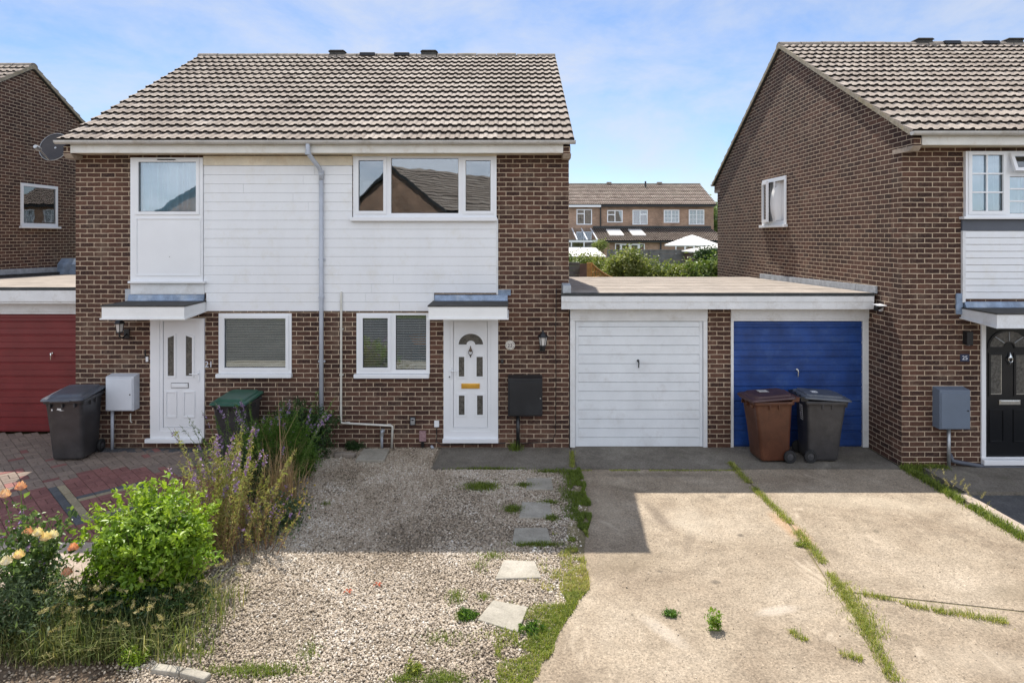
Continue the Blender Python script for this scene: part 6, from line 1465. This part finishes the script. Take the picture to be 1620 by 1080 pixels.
# distant tree and roof in the gap by the right house
def tree(px, D, h_, r_, label, seed):
    x = PX(px, D); y = D+CAMY; T = thing('tree', (x, y, .3), label, 'tree')
    m = MB(); m.tube([(x, y, .3), (x+.2, y, h_*.35), (x+.1, y, h_*.6), (x, y, h_*.9)], [.25, .2, .12, .03], 8)
    rr = random.Random(seed)
    for k in range(9): a = rr.uniform(0, 6.28); z = h_*rr.uniform(.3, .6); m.tube([(x, y, z), (x+math.cos(a)*r_*.7, y+math.sin(a)*r_*.7, z+h_*.25)], [.09, .02], 5)
    m.build('trunk', 'bark', T); p_, t_, d_ = shrub_pts((x, y, h_*.65), (r_, r_, h_*.36), 260, 34, .30, shell=.2, lumps=.2, seed=seed); leaves('crown', p_, .24, 'leaf_garden2', T, up=.5, cols=t_); return T
tree(1138, 62, 6.6, 2.0, 'distant green tree top beside the end of the terrace roof', 101)
tree(1165, 66, 6.8, 2.4, 'distant tree hidden mostly by the right house', 102)
tree(780, 90, 8.0, 3, 'far tree behind the middle house', 103)
fb = thing('far_house', (PX(1150, 75), 75+CAMY, .5), 'small glimpse of a far brick house with red tiled roof beyond the terrace', 'house')
xa, xb = PX(1128, 75), PX(1220, 75); B(xa, xb, 75+CAMY, 81+CAMY, .5, PZ(356, 75)).build('wall', 'brick_far', fb)
m = MB(); m.prism([(74.7+CAMY, PZ(356.5, 75)), (78+CAMY, PZ(342, 78)), (81.4+CAMY, PZ(356.5, 75))], 'x', xa-.2, xb); m.build('roof', 'tile_far', fb)

# ================================================================== ACROSS THE STREET (seen in the window glass)
def opposite(x0, x1, yf, label, tone='tile', rot=0, ln=9):
    T = thing('brick_house', ((x0+x1)/2, yf, 0), label, 'house'); xm = (x0+x1)/2; hw = (x1-x0)/2; z_e = 4.9; zr_ = z_e+hw*.62
    m = MB(); m.prism([(x0, -.1), (x1, -.1), (x1, z_e), (xm, zr_), (x0, z_e)], 'y', yf-ln, yf); m.build('wall', 'brick_far', T)
    c1 = math.cos(math.atan(.62)); s1 = math.sin(math.atan(.62)); ll = (hw+.3)/c1
    m = MB(); m.prism([(x0-.3, z_e-.15), (xm, zr_+.02), (x1+.3, z_e-.15), (x1+.3, z_e-.22), (xm, zr_-.06), (x0-.3, z_e-.22)], 'y', yf-ln-.1, yf+.12); r_ = m.build('roof', 'felt_black', T)
    m = MB(); tiled_slope(m, (x1+.32, yf-ln-.1, z_e-.15), (0, 1, 0), (-c1, 0, s1), ln+.25, ll, 15, .165); m.build('roof_tiles', tone, r_, rnd=True, recalc=False)
    m = MB(); tiled_slope(m, (x0-.32, yf+.15, z_e-.15), (0, -1, 0), (c1, 0, s1), ln+.25, ll, 15, .165); m.build('roof_tiles', tone, r_, rnd=True, recalc=False)
    m = MB(); m.prism([(x0-.35, z_e-.3), (x0-.35, z_e-.15), (xm, zr_+.08), (x1+.35, z_e-.15), (x1+.35, z_e-.3), (xm, zr_-.1)], 'y', yf+.10, yf+.16); m.build('bargeboard', 'felt_black', T)
    T.rotation_euler = (0, 0, rot); return T
opposite(-10.6, -2.8, -26.3, 'brick house across the street behind the camera, seen in the upstairs window glass', rot=R(38), ln=13)
opposite(-20.5, -12.8, -27.5, 'brick house across the street, further to the left behind the camera')
opposite(12.5, 20.5, -29, 'brick house across the street to the right behind the camera')
m = MB(); m.box(-40, 40, -24.2, -24.0, 0, 1.7); tag(m.build('street_wall', 'brick_far'), 'low brick garden wall across the street behind the camera', 'wall')
def otree(x, y, h_, r_, label, seed):
    T = thing('tree', (x, y, 0), label, 'tree'); m = MB(); m.tube([(x, y, 0), (x+.1, y, h_*.5), (x, y, h_*.9)], [.2, .12, .03], 8); m.build('trunk', 'bark', T)
    p_, t_, d_ = shrub_pts((x, y, h_*.6), (r_, r_, h_*.38), 160, 30, .28, shell=.2, seed=seed); leaves('crown', p_, .22, 'leaf_garden2', T, cols=t_)
otree(-8.7, -23, 3.6, 1.3, 'bushy green tree by the wall across the street', 111)
otree(-11.8, -25, 5.2, 1.3, 'tall narrow tree between the houses across the street', 112)
# hide nothing: drop stray helpers with no faces
for o in list(bpy.data.objects):
    if o.type == 'MESH' and len(o.data.polygons) and not o.parent and 'label' not in o and 'kind' not in o:
        if max(o.dimensions) < .25 or o.name.startswith(('Cube',)): bpy.data.objects.remove(o)
